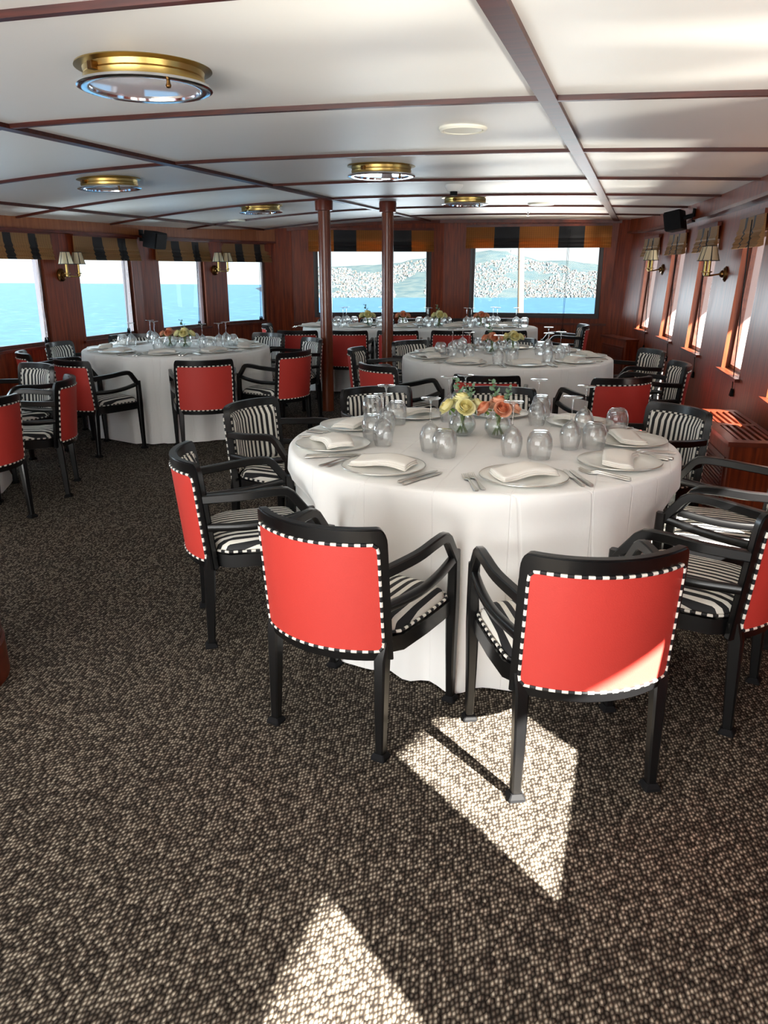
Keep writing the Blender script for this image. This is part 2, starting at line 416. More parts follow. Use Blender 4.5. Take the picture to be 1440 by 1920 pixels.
WIN = [0]
class Wall:
    def __init__(self, path, side, lean=0):
        self.p = [Vector((x, y)) for x, y in path]; self.side = side; self.lean = lean
        self.s = [0]
        for a, b in zip(self.p, self.p[1:]): self.s.append(self.s[-1] + (b - a).length)
    def pt(self, s, z=None, off=0):
        s = max(0, min(self.s[-1], s))
        for i in range(len(self.s) - 1):
            if s <= self.s[i + 1] + 1e-9: break
        t = (s - self.s[i]) / (self.s[i + 1] - self.s[i]); q = self.p[i].lerp(self.p[i + 1], t)
        n = self.normal(s)
        if z is None: return q + n * off
        q = q + n * off
        return Vector((q.x + self.lean * (z - .7), q.y, z))
    def tan(self, s):
        a = self._p(max(0, s - .12)); b = self._p(min(self.s[-1], s + .12)); return (b - a).normalized()
    def _p(self, s):
        for i in range(len(self.s) - 1):
            if s <= self.s[i + 1] + 1e-9: break
        return self.p[i].lerp(self.p[i + 1], (s - self.s[i]) / (self.s[i + 1] - self.s[i]))
    def normal(self, s):            # points out of the room
        t = self.tan(s); return Vector((t.y, -t.x)) * self.side
    def s_of_y(self, y):
        for i in range(len(self.s) - 1):
            a, b = self.p[i], self.p[i + 1]
            if min(a.y, b.y) - 1e-6 <= y <= max(a.y, b.y) + 1e-6 and abs(a.y - b.y) > 1e-6:
                return self.s[i] + (self.s[i + 1] - self.s[i]) * (y - a.y) / (b.y - a.y)
    def s_of_px(self, px):
        r = ray(px, 560); best = None
        for i in range(len(self.s) - 1):
            a, b = self.p[i], self.p[i + 1]; d = b - a
            den = r.x * d.y - r.y * d.x
            if abs(den) < 1e-9: continue
            t = (a.x * d.y - a.y * d.x) / den; u = (a.x * r.y - a.y * r.x) / den
            if t > 0 and -1e-6 <= u <= 1 + 1e-6: best = self.s[i] + u * (self.s[i + 1] - self.s[i])
        return best
    def build(self, name, mat, holes, depth, ztop, jamb):
        """inner skin, outer skin and reveals of every opening"""
        bm = bmesh.new(); cuts = set(self.s); L_ = self.s[-1]
        k = 0
        while k < L_: cuts.add(k); k += .35
        for h in holes: cuts |= {h[0], h[1]}
        cuts = sorted(cuts); cuts = [c for i, c in enumerate(cuts) if i == 0 or c - cuts[i - 1] > 1e-4]
        def cell(s0, s1, off, flip):
            zs = sorted({0.0, ztop} | {z for h in holes for z in h[2:4]})
            for z0, z1 in zip(zs, zs[1:]):
                sm, zm = (s0 + s1) / 2, (z0 + z1) / 2
                if any(h[0] < sm < h[1] and h[2] < zm < h[3] for h in holes): continue
                q = [bm.verts.new(self.pt(a, z, off)) for a, z in ((s0, z0), (s1, z0), (s1, z1), (s0, z1))]
                bm.faces.new(q[::-1] if flip else q)
        for s0, s1 in zip(cuts, cuts[1:]):
            cell(s0, s1, 0, self.side < 0); cell(s0, s1, depth, self.side > 0)
        for s in (0, L_):
            bm.faces.new([bm.verts.new(self.pt(s, z, o)) for z, o in ((0, 0), (0, depth), (ztop, depth), (ztop, 0))])
        for h in holes:
            s0, s1, z0, z1 = h
            for a, b in (((s0, z0), (s1, z0)), ((s1, z0), (s1, z1)), ((s1, z1), (s0, z1)), ((s0, z1), (s0, z0))):
                for o0, o1, mi in ((0, jamb, 1), (jamb, depth, 2)):
                    f = bm.faces.new([bm.verts.new(self.pt(*a, o0)), bm.verts.new(self.pt(*b, o0)), bm.verts.new(self.pt(*b, o1)), bm.verts.new(self.pt(*a, o1))])
                    f.material_index = mi
        bmesh.ops.remove_doubles(bm, verts=bm.verts, dist=1e-5)
        return struct(name, bm, [mat, M_JAMB, M_MAUVE])
    def strip(self, bm, s0, s1, z0, z1, o0, o1, step=.3):
        """a board that follows the wall between offsets o0, o1"""
        n = max(1, int((s1 - s0) / step)); prev = None
        for i in range(n + 1):
            s = s0 + (s1 - s0) * i / n
            r = [bm.verts.new(self.pt(s, z, o)) for z, o in ((z0, o0), (z0, o1), (z1, o1), (z1, o0))]
            if prev:
                for j in range(4): bm.faces.new((prev[j], prev[(j + 1) % 4], r[(j + 1) % 4], r[j]))
            else: bm.faces.new(r)
            prev = r
        bm.faces.new(prev[::-1])
    def window(self, h, frame_off, fw, mat, pane=True):
        """frame ring with its glass pane"""
        WIN[0] += 1
        s0, s1, z0, z1 = h; bm = bmesh.new()
        for a in ((s0, s0 + fw, z0, z1), (s1 - fw, s1, z0, z1), (s0 + fw, s1 - fw, z0, z0 + fw), (s0 + fw, s1 - fw, z1 - fw, z1)):
            self.strip(bm, *a, frame_off, frame_off + .035)
        o = struct('window_%d' % WIN[0], bm, mat)
        bm = bmesh.new(); self.strip(bm, s0 + fw, s1 - fw, z0 + fw, z1 - fw, frame_off + .014, frame_off + .018)
        link('glass_pane', bm, M_PANE, o)
        return o

RW = Wall([(.88, -1.6), (.88, 3.5), (.83, 4.6), (.77, 5.6), (.73, 6.1), (.655, 6.9), (.565, 7.75), (.45, 8.5), (.35, 9.2), (.22, 9.9), (.11, 10.45), (-.03, 11.0), (-.22, 11.36), (-.42, 11.52)], 1, .05)
FW = Wall([(-.08, 11.50), (-.65, 11.56), (-2.0, 11.46), (-2.75, 11.38), (-4.55, 10.62), (-4.95, 10.45)], 1, 0)
LW = Wall([(-5.6, -1.6), (-5.6, 3), (-5.57, 6), (-5.52, 8), (-5.42, 9.1), (-5.25, 9.8), (-5.12, 10.12), (-4.95, 10.36), (-4.75, 10.52)], -1, 0)
# right openings (by distance along the room), left and far openings
RWIN = []
for y0, y1 in ((-1.1, -.45), (-.45 + .0, .22), (.66, 1.46), (2.3, 2.98), (4.5, 5.2), (6.08, 6.74), (7.72, 8.36), (9.08, 9.72), (10.38, 10.92)):
    if y0 == -.45: y0 = -.42
    RWIN.append((RW.s_of_y(y0), RW.s_of_y(y1), .72, 1.72))
LWIN = []
for y0, y1 in ((-.8, .1), (.9, 1.8), (2.5, 3.3), (3.85, 4.6)):
    LWIN.append((LW.s_of_y(y0), LW.s_of_y(y1), .76, 1.7))
for a, b in ((-15, 90), (154, 253), (303, 387), (428, 500)):
    s0 = LW.s_of_px(a) or LW.s_of_y(5.15); LWIN.append((s0, LW.s_of_px(b), .745, 1.7))
FWIN = [(FW.s_of_px(1120), FW.s_of_px(884), .83, 1.85), (FW.s_of_px(803), FW.s_of_px(594), .83, 1.85)]
RW.build('wall_right', M_WOOD, RWIN, .2, 2.35, .07)
LW.build('wall_left', M_WOOD, LWIN, .14, 2.35, .06)
FWo = FW.build('wall_far', M_WOOD, FWIN, .12, 2.35, .05)
# wall behind the photographer, its wide doorway made up to admit the fill light
bm = bmesh.new()
for a in ((-5.7, -4.3, 0, 2.35), (.5, 1.1, 0, 2.35), (-4.3, .5, 2.12, 2.35)): box(bm, a[0], a[1], -1.75, -1.6, a[2], a[3])
struct('wall_behind', bm, M_WOOD)
for h in RWIN: RW.window(h, .06, .03, M_FRAMEW)
for h in LWIN: LW.window(h, .03, .035, M_FRAMEW)
for h in FWIN: FW.window(h, .03, .03, M_FRAME)
# ledges under the side windows
TR = [0]
def trim(bm, mat, smooth=False, cat='trim'):
    TR[0] += 1; return struct('trim_%d' % TR[0], bm, mat, smooth)
for W_, hs, n in ((RW, RWIN, .035), (LW, LWIN, .03)):
    for h in hs:
        bm = bmesh.new(); W_.strip(bm, h[0] - .05, h[1] + .05, h[2] - .025, h[2] - .001, -n, .02); trim(bm, M_WOODR)
# far windows: dark surround
for h in FWIN:
    bm = bmesh.new()
    for a in ((h[0] - .035, h[0], h[2] - .035, h[3]), (h[1], h[1] + .035, h[2] - .035, h[3]), (h[0], h[1], h[2] - .035, h[2])): FW.strip(bm, *a, -.012, .001)
    trim(bm, M_FRAME)
# cornices along the side walls and the far wall
def cornice(W_, z0, ztop, d, mat, s0=0, s1=None):
    s1 = s1 or W_.s[-1]; bm = bmesh.new(); n = int((s1 - s0) / .3); prev = None
    for i in range(n + 1):
        s = s0 + (s1 - s0) * i / n; q = W_.pt(s, z0, -d); zt = zc(q.x) + .004 if ztop is None else ztop
        r = [bm.verts.new(W_.pt(s, z, o)) for z, o in ((z0, -d), (z0, 0), (zt, 0), (zt, -d))]
        if prev:
            for j in range(4): bm.faces.new((prev[j], prev[(j + 1) % 4], r[(j + 1) % 4], r[j]))
        prev = r
    return trim(bm, mat)
cornice(RW, 1.94, None, .09, M_WOOD, 0, RW.s[-1] - .3)
cornice(RW, 1.915, 1.94, .12, M_WOODR, 0, RW.s[-1] - .3)
cornice(LW, 1.83, None, .05, M_WOODT, 0, LW.s[-1] - .25)
cornice(LW, 1.805, 1.83, .075, M_WOODR, 0, LW.s[-1] - .25)
for W_ in (RW, LW, FW):
    bm = bmesh.new(); W_.strip(bm, .02, W_.s[-1] - .02, 0, .11 if W_ is not FW else .19, -.018, .001)
    o = struct('baseboard_' + {id(RW): 'right', id(LW): 'left', id(FW): 'far'}[id(W_)], bm, M_WOODR)
bm = bmesh.new(); FW.strip(bm, .02, FW.s[-1] - .02, .70, .73, -.012, .001); trim(bm, M_WOODR)
# ceiling battens: transverse ones follow the camber, long ones run fore and aft
for y in (.55, 1.93, 3.3, 4.72, 6.15, 7.48, 8.87, 10.2):
    x1 = RW.pt(RW.s_of_y(y), 2.0).x - .06; x0 = LW.pt(LW.s_of_y(min(y, 10.1)), 1.9).x + .04
    bm = bmesh.new(); n = 30
    pts = [Vector((x0 + (x1 - x0) * i / n, y, zc(x0 + (x1 - x0) * i / n) - .006)) for i in range(n + 1)]
    sweep(bm, pts, [(-.02, .008), (-.014, -.012), (.014, -.012), (.02, .008)][::-1]); trim(bm, M_BATTEN, 40)
for x, w in ((-.40, .034), (-2.95, .034), (-5.02, .02)):
    y1 = 11.45 if x > -1 else (11.25 if x > -3 else 10.25)
    bm = bmesh.new(); box(bm, x - w, x + w, -1.6, y1, zc(x) - .02, zc(x) + .02); trim(bm, M_BATTEN)
# dark line where the ceiling meets the far wall
bm = bmesh.new(); n = 24; prev = None
for i in range(n + 1):
    s = FW.s[-1] * i / n; q = FW.pt(s)
    r = [bm.verts.new(FW.pt(s, zc(q.x) + dz, o)) for dz, o in ((-.04, -.03), (-.04, 0), (.003, 0), (.003, -.03))]
    if prev:
        for j in range(4): bm.faces.new((prev[j], prev[(j + 1) % 4], r[(j + 1) % 4], r[j]))
    prev = r
trim(bm, M_WOODR)

# two round wooden pillars under the centre batten
for (px, y, lab) in ((607, 7.55, 'nearer round wooden pillar, the thicker one in the photo, before the far left window'), (727, 8.1, 'farther round wooden pillar standing before the middle of the long table')):
    r0 = ray(px, 372); x = r0.x / r0.y * y; h = zc(x)
    t = thing('wooden_pillar', lab, 'pillar', (x, y, 0)); 
    bm = bmesh.new(); lathe(bm, [(0, 0), (.062, 0), (.062, h - .05), (0, h - .05)], 28); link('shaft', bm, M_PILLAR, t, 40)
    bm = bmesh.new(); lathe(bm, [(.06, h - .11), (.086, h - .105), (.09, h - .02), (.086, h + .0), (0, h)], 28); link('capital', bm, M_WOODR, t, 40)

# ------------------------------------------------------------------ outside: sea, shore, decks
bm = bmesh.new()
SEA = -7.6
for a in ((-400, -300, 500, 262),):
    vs = [bm.verts.new(p) for p in ((-420, -200, SEA), (300, -200, SEA), (300, 420, SEA), (-420, 420, SEA))]; bm.faces.new(vs)
bmesh.ops.subdivide_edges(bm, edges=bm.edges, cuts=3, use_grid_fill=True)
tag(struct('sea', bm, M_SEA), None, None, None, 'structure')
hd = Vector((-math.sin(CAM_AZ), math.cos(CAM_AZ), 0)); hr = Vector((math.cos(CAM_AZ), math.sin(CAM_AZ), 0))
D0 = 258.0
def crest(u):
    """height of the hill crest above the horizontal, scaled to the shore's distance"""
    pts = [(-60, .2), (-17, .5), (-3, 1.0), (5, 1.7), (10, 2.8), (22, 4.2), (29, 4.9), (34, 5.5), (38, 5.2), (44, 3.6), (51, 2.2), (58, 2.4), (64, 1.6), (70, .9), (110, .4), (200, 0)]
    for (a, p), (b, q) in zip(pts, pts[1:]):
        if a <= u <= b: t = (u - a) / (b - a); t = t * t * (3 - 2 * t); return p + (q - p) * t
    return 0
def hill_pt(u, v):
    """v 0 at the shore .. 1 at the crest"""
    t0 = (SEA - CAM_H) / D0; t1 = (crest(u) + .25 * noise.noise(Vector((u * .35, 2, 3)))) / D0
    tn = t0 + (t1 - t0) * v ** .85; d = D0 + 110 * v; p = (hr * u + hd * D0) * (d / D0)
    return Vector((p.x, p.y, CAM_H + tn * d))
bm = bmesh.new(); nu, nv = 130, 16; g = []
for i in range(nu + 1):
    u = -37 + 230 * i / nu
    g.append([bm.verts.new(hill_pt(u, j / nv)) for j in range(nv + 1)] + [bm.verts.new((hr * u + hd * D0) * 1.75 + Vector((0, 0, SEA)))])
for i in range(nu):
    for j in range(nv + 1): bm.faces.new((g[i][j], g[i + 1][j], g[i + 1][j + 1], g[i][j + 1]))
struct('hillside_ground', bm, M_HILL, True)
bm = bmesh.new()
rnd = random.Random(3)
for k in range(11000):
    u = rnd.uniform(-36, 110); v = rnd.random() ** 1.25
    if noise.noise(Vector((u * .06, v * 3, 9))) < -.32 + .7 * max(0, v - .5): continue
    if v > .93: continue
    p = hill_pt(u, v); w = rnd.uniform(.25, .6); h = rnd.uniform(.2, .5); a = rnd.uniform(-.5, .5)
    w *= 1 + .4 * v; h *= 1 + .4 * v; vs = box(bm, -w / 2, w / 2, -w / 2, w / 2, -.4, h, Matrix.Translation(p) @ Matrix.Rotation(CAM_AZ + a, 4, 'Z'))
    mi = rnd.choice((0, 0, 0, 1, 1, 2, 3))
    for f in {f for q in vs for f in q.link_faces}: f.material_index = mi
tag(link('hillside_houses', bm, M_HW), 'countless pale houses covering the hazy hillside across the water', 'houses', None, 'stuff')
# second ridge behind
bm = bmesh.new(); prev = None
for i in range(60):
    u = -30 + 140 * i / 59; k_ = 1.6
    h = CAM_H + k_ * (3.5 * math.exp(-((u - 59) / 9) ** 2) + 5.0 * math.exp(-((u - 31) / 10) ** 2) - 1.2)
    p = (hr * u + hd * D0) * k_
    r = [bm.verts.new((p.x, p.y, SEA)), bm.verts.new((p.x + hd.x * 3, p.y + hd.y * 3, h)), bm.verts.new((p.x + hd.x * 30, p.y + hd.y * 30, SEA))]
    if prev:
        for j in range(2): bm.faces.new((prev[j], r[j], r[j + 1], prev[j + 1]))
    prev = r
struct('distant_ridge', bm, M_HILL2, True)
# landmark on the crest
p = hill_pt(40.5, .99)
t = thing('hilltop_building', 'small pale tower building alone on the hill crest', 'building', p)
bm = bmesh.new(); box(bm, -1.1, 1.1, -.8, .8, -2, .6); link('wall', bm, M_HW[0], t)
bm = bmesh.new(); lathe(bm, [(0, .4), (.35, .4), (.28, 1.9), (0, 2.6)], 10); link('tower', bm, M_HW[0], t)
# mast on the foredeck
bm = bmesh.new(); box(bm, -4.6, .2, 11.75, 22, -.35, -.25); struct('foredeck', bm, M_DECK)
a = at(976, 588, .3); base = ray(973, 700); base = base * (16.0 / base.y); base.z = -.25
topp = ray(977, 466); topp = topp * (16.0 / topp.y)
tip = Vector((topp.x + .03, 16.0, 4.2))
bm = bmesh.new(); sweep(bm, [Vector((base.x, 16.0, -.25)), Vector((topp.x, 16.0, 1.9)), tip], circ(.062, 14), Vector((0, 1, 0)))
t = thing('deck_mast', 'cream painted mast on the foredeck outside the far right window', 'mast', (0, 0, 0))
link('pole', bm, M_MAST, t, 40)
bm = bmesh.new(); box(bm, -.012, .012, -.10, .10, 1.62, 1.65, Matrix.Translation((topp.x, 16, 0)), .004)
box(bm, -.16, .02, -.02, .02, 1.86, 1.885, Matrix.Translation((topp.x, 16, 0))); link('spreader', bm, M_MAST, t)
# bounce strip and the overhang of the deck above (right side)
def offset_strip(name, mat, o0, o1, z0, z1):
    bm = bmesh.new(); n = 40; prev = None
    for i in range(n + 1):
        s = .05 + (RW.s_of_y(11.2) - .05) * i / n
        oo = o1(RW.pt(s).y) if callable(o1) else o1
        q = [bm.verts.new(RW.pt(s, None, o).to_3d() + Vector((0, 0, z))) for z, o in ((z0, o0), (z0, oo), (z1, oo), (z1, o0))]
        if prev:
            for j in range(4): bm.faces.new((prev[j], prev[(j + 1) % 4], q[(j + 1) % 4], q[j]))
        else: bm.faces.new(q)
        prev = q
    bm.faces.new(prev[::-1]); bmesh.ops.recalc_face_normals(bm, faces=bm.faces)
    return struct(name, bm, mat)
offset_strip('side_deck_bounce', M_DECK, .22, .85, -.14, -.04)  # unseen deck strip put in to bounce sun up to the ceiling
offset_strip('deck_overhang', M_WHITE, .21, lambda y: min(1.5, max(1.36, 1.33 + .57 * (y + .15))), 2.25, 2.34)

# ------------------------------------------------------------------ ceiling fittings
ORD = ['', 'first', 'second', 'third', 'fourth', 'fifth', 'sixth', 'seventh', 'eighth', 'ninth', 'tenth', 'eleventh', 'twelfth']
def make_lamp():
    t = thing('ceiling_lamp', None, 'ceiling lamp')
    R = .19
    bm = bmesh.new(); lathe(bm, [(R * .9, 0), (R * 1.18, 0), (R * 1.2, -.008), (R * 1.06, -.014), (R * 1.04, -.03), (R * 1.06, -.036), (R * 1.04, -.05), (R * 1.05, -.058)], 56); link('drum', bm, M_BRASS, t, 35)
    bm = bmesh.new(); lathe(bm, [(R * 1.05, -.058), (R * 1.18, -.060), (R * 1.19, -.068), (R * 1.12, -.073), (R * .98, -.070), (R * .97, -.06)], 56); link('rim', bm, M_STEEL, t, 35)
    bm = bmesh.new(); lathe(bm, [(R * .98, -.062), (R * .5, -.066), (0, -.067)], 56); link('lens', bm, M_LENS, t, True)
    bm = bmesh.new(); lathe(bm, [(0, -.06), (.007, -.06), (.006, -.08), (.010, -.09), (.008, -.096), (0, -.098)], 12, Matrix.Translation((R * .6, -R * .9, 0))); link('thumbscrew', bm, M_BRONZE, t, True)
    bm = bmesh.new(); box(bm, -.02, .02, -.012, .012, -.045, -.02, Matrix.Rotation(-2.2, 4, 'Z') @ Matrix.Translation((R * 1.07, 0, 0)), .004); link('hinge', bm, M_BRONZE, t)
    return t
lamp0 = make_lamp(); used = []
for px, py, lab in ((272, 150, 'round brass and glass ceiling lamp nearest the camera, largest in view'),
                    (715, 322, 'round brass ceiling lamp in the middle, its glass reflecting white'),
                    (872, 378, 'round brass ceiling lamp near the smoke detector'),
                    (205, 346, 'round brass ceiling lamp on the left, over the left wall side tables'),
                    (489, 393, 'round brass ceiling lamp far left, before the nearer wooden pillar')):
    p = at_abs(px, py, 2.07)
    for _ in range(4): p = at_abs(px, py, zc(p.x) - .035)
    o = lamp0 if not used else dup(lamp0, (0, 0, 0)); used.append(o)
    o.location = (p.x, p.y, zc(p.x) + .004); o['label'] = lab; o['group'] = 'brass ceiling lamps'
    o.rotation_euler = (0, -.03 if p.x < -2.5 else .0, .35)
for px, py, r, lab in ((868, 243, .115, 'flat cream round ceiling vent nearest the camera'), (443, 408, .11, 'flat white round disc on the far left ceiling beside a batten'), (1015, 383, .14, 'flat white round disc on the far ceiling, interrupting a batten')):
    p = at_abs(px, py, 2.11)
    for _ in range(4): p = at_abs(px, py, zc(p.x) - .008)
    t = thing('ceiling_vent', lab, 'vent', (p.x, p.y, zc(p.x) + .004))
    bm = bmesh.new(); lathe(bm, [(r, 0), (r, -.012), (r * .93, -.02), (r * .84, -.018), (r * .83, -.004)], 40); link('ring', bm, M_CREAM, t, 35)
    bm = bmesh.new(); lathe(bm, [(r * .8, -.002), (r * .79, -.016), (0, -.02)], 40); link('disc', bm, M_CREAM, t, 35)
p = at_abs(851, 352, 2.1); t = thing('smoke_detector', 'small white smoke detector with black sensor on the ceiling', 'smoke detector', (p.x, p.y, zc(p.x) + .003))
bm = bmesh.new(); lathe(bm, [(.0, 0), (.072, 0), (.072, -.02), (.05, -.055), (0, -.055)], 28); link('base', bm, M_WHITE, t, 35)
bm = bmesh.new(); lathe(bm, [(.03, -.055), (.03, -.085), (0, -.085)], 20); link('sensor', bm, M_BLKPL, t, 35)
p = at_abs(990, 402, 2.1); t = thing('sprinkler_head', 'tiny sprinkler head on the ceiling just before the far wall', 'sprinkler', (p.x, p.y, zc(p.x) + .003))
bm = bmesh.new(); lathe(bm, [(0, 0), (.03, 0), (.028, -.006), (.01, -.01), (.01, -.04), (.022, -.042), (0, -.046)], 16); link('head', bm, M_STEEL, t, 35)

# loudspeakers under the cornices
def speaker(p, rz, tilt, lab):
    t = thing('loudspeaker', lab, 'speaker', p, rz)
    M = Matrix.Rotation(tilt, 4, 'X')
    bm = bmesh.new(); box(bm, -.135, .135, -.17, -.02, -.09, .09, M, .012); link('cabinet', bm, M_BLKPL, t, 40)
    bm = bmesh.new(); box(bm, -.12, .12, -.178, -.168, -.078, .078, M, .003); link('grille', bm, M_BLKPL, t)
    bm = bmesh.new(); sweep(bm, [(0, -.04, 0), (0, .03, .02), (0, .075, .03)], circ(.022, 10)); box(bm, -.04, .04, .065, .08, -.03, .09); link('bracket', bm, M_BLKPL, t, 40)
q = RW.pt(RW.s_of_y(8.45), 1.93, -.17); speaker(q, -PI / 2 - .25, .2, 'black loudspeaker on a bracket above the right wall windows')
q = LW.pt(LW.s_of_y(8.0), 1.80, -.13); speaker(q, PI / 2 + .1, .2, 'black loudspeaker on a bracket above the left wall windows')

# ------------------------------------------------------------------ blinds
def blind(W_, s0, s1, z0, z1, mats, bands, lab, cord=None, off=-.03, name='roman_blind'):
    sm = (s0 + s1) / 2; c = W_.pt(sm, z0, 0); tg = W_.tan(sm); ang = math.atan2(tg.y, tg.x)
    nrm = W_.normal(sm); w = s1 - s0
    if nrm.dot(Vector((-tg.y, tg.x))) < 0: ang += PI       # local +y is out of the room
    t = thing(name, lab, 'blind', (c.x, c.y, z0), ang)
    H = z1 - z0
    prof = [(off - .004, H), (off - .008, H * .62), (off - .02, H * .5), (off - .012, H * .44), (off - .03, H * .32), (off - .018, H * .27), (off - .04, H * .15), (off - .028, H * .11), (off - .046, 0), (off - .02, 0), (off + .006, .01), (off + .006, H)]
    xs = sorted({-w / 2, w / 2} | {-w / 2 + b * w for bb in bands for b in bb})
    fine = []
    for a, b in zip(xs, xs[1:]):
        k = max(1, int((b - a) / .06)); fine += [a + (b - a) * i / k for i in range(k)]
    fine.append(w / 2)
    bm = bmesh.new(); rings = [[bm.verts.new((x, y + .004 * math.sin(x * 21 + z * 9), z)) for y, z in prof] for x in fine]
    m = len(prof)
    for i in range(len(fine) - 1):
        f_ = (fine[i] + fine[i + 1]) / 2 / w + .5
        mi = 1 if any(a < f_ < b for a, b in bands) else 0
        for j in range(m):
            f = bm.faces.new((rings[i][j], rings[i + 1][j], rings[i + 1][(j + 1) % m], rings[i][(j + 1) % m])); f.material_index = mi
    bm.faces.new(rings[0]); bm.faces.new(rings[-1][::-1])
    bmesh.ops.recalc_face_normals(bm, faces=bm.faces)
    link('shade_panel', bm, mats, t, 50)
    bm = bmesh.new(); box(bm, -w / 2 - .005, w / 2 + .005, off - .012, off + .02, H - .012, H + .02); link('head_rail', bm, M_WOODR, t)
    if cord:
        x, zb = cord; bm = bmesh.new()
        sweep(bm, [(x, off - .05, H * .8), (x, off - .052, 0), (x, off - .03, zb - z0 + .04)], circ(.0022, 6), Vector((0, 1, 0)))
        sweep(bm, [(x + .018, off - .05, H * .8), (x + .018, off - .052, 0), (x + .012, off - .03, zb - z0 + .04)], circ(.0022, 6), Vector((0, 1, 0)))
        c_ = link('pull_cord', bm, M_BLKPL, t)
        bm = bmesh.new()
        for d in (-.008, .022): lathe(bm, [(0, .05), (.006, .05), (.015, .0), (.013, -.004), (0, -.004)], 10, Matrix.Translation((x + d, off - .03, zb - z0)))
        link('cord_tassel', bm, M_BLKPL, c_, 40)
    return t
rn = ['', 'fifth', 'fourth', 'third', 'second', '']
i = 0
for h in RWIN:
    y = RW.pt((h[0] + h[1]) / 2).y; i += 1
    if y < 4: continue
    k = {5: 'nearest', 6: 'second nearest', 7: 'third nearest', 8: 'fourth nearest', 9: 'farthest'}[i]
    blind(RW, h[0] - .06, h[1] + .05, 1.615, 1.84, [M_BLIND, M_BLINDK], ((.27, .36), (.6, .69)), 'tan bamboo blind with black bands, %s along the right wall' % k, (.22, .5 if i != 6 else .58))
for i, h in enumerate(LWIN[4:]):
    k = ['leftmost, nearest', 'second from the near end', 'third from the near end', 'farthest'][i]
    blind(LW, h[0] - .07, h[1] + .09, 1.555, 1.80, [M_BLIND, M_BLINDK], ((.27, .42), (.66, .8)) if i else ((.3, .42), (.66, .78)), 'tan bamboo blind with black bands on the left wall, %s' % k, (.18, .78))
h = FWIN[0]
blind(FW, h[0] - .12, h[1] + .10, 1.745, 2.04, [M_BLINDF, M_BLINDK], ((.20, .375), (.645, .82)), 'wide glowing bamboo blind with two black bands over the far right window', (.42, .6))
h = FWIN[1]
blind(FW, h[0] - .06, h[1] + .10, 1.70, 2.0, [M_BLINDF, M_BLINDK], ((.20, .38), (.62, .82)), 'wide dark bamboo blind over the far window behind the pillars', None)

# ------------------------------------------------------------------ wall lamps
def make_sconce():
    t = thing('wall_lamp', None, 'wall lamp')          # local -y points into the room
    bm = bmesh.new(); lathe(bm, [(0, 0), (.062, 0), (.062, .008), (.05, .014), (.045, .022), (.03, .026), (.026, .04), (.012, .05), (0, .052)], 32, Matrix.Rotation(PI / 2, 4, 'X')); link('backplate', bm, M_BRONZE, t, 35)
    for s in (-1, 1):
        bm = bmesh.new()
        sweep(bm, smooth_path([(0, -.045, 0), (s * .02, -.12, -.012), (s * .085, -.15, -.012), (s * .085, -.15, .02)], 5), circ(.007, 10))
        a = link('arm', bm, M_BRASS, t, True)
        M = Matrix.Translation((s * .085, -.15, .02))
        bm = bmesh.new(); lathe(bm, [(0, -.03), (.012, -.03), (.014, -.01), (.03, -.004), (.03, 0), (.012, .003), (.012, .10), (0, .10)], 18, M); link('candle_tube', bm, M_BRASS, a, 35)
        bm = bmesh.new(); n = 42; prev = None
        for k in range(n + 1):
            th = 2 * PI * k / n; r = [bm.verts.new(M @ Vector((q * math.cos(th), q * math.sin(th), z))) for q, z in ((.072, .085), (.042, .20))]
            if prev:
                f = bm.faces.new((prev[0], r[0], r[1], prev[1])); f.material_index = 1 if k % 7 == 0 else 0
            prev = r
        for q, z in ((.073, .085), (.043, .198)):
            vs = sweep(bm, [M @ Vector((q * math.cos(2 * PI * k / n), q * math.sin(2 * PI * k / n), z)) for k in range(n)], circ(.003, 6), closed=True)
            for v in vs:
                for f in v.link_faces: f.material_index = 1
        link('lamp_shade', bm, [M_SHADE, M_BLINDK], t)
    return t
sc0 = make_sconce(); first = True
def place_sconce(W_, s, z, lab, g):
    global first
    q = W_.pt(s, z, -.001); n = W_.normal(s); rz = math.atan2(n.y, n.x) - PI / 2
    o = sc0 if first else dup(sc0, (0, 0, 0)); first = False
    o.location = q; o.rotation_euler = (0, 0, rz); o['label'] = lab; o['group'] = g
g = 'twin shaded wall lamps'
place_sconce(LW, LW.s_of_px(120), 1.41, 'brass wall lamp with two striped shades, nearer one on the left wall', g)
place_sconce(LW, LW.s_of_px(406), 1.45, 'brass wall lamp with two striped shades, farther one on the left wall', g)
place_sconce(RW, RW.s_of_y(7.2), 1.43, 'brass wall lamp with two striped shades, nearer one on the right wall', g)
place_sconce(RW, RW.s_of_y(10.05), 1.46, 'brass wall lamp with two striped shades, farther one on the right wall', g)

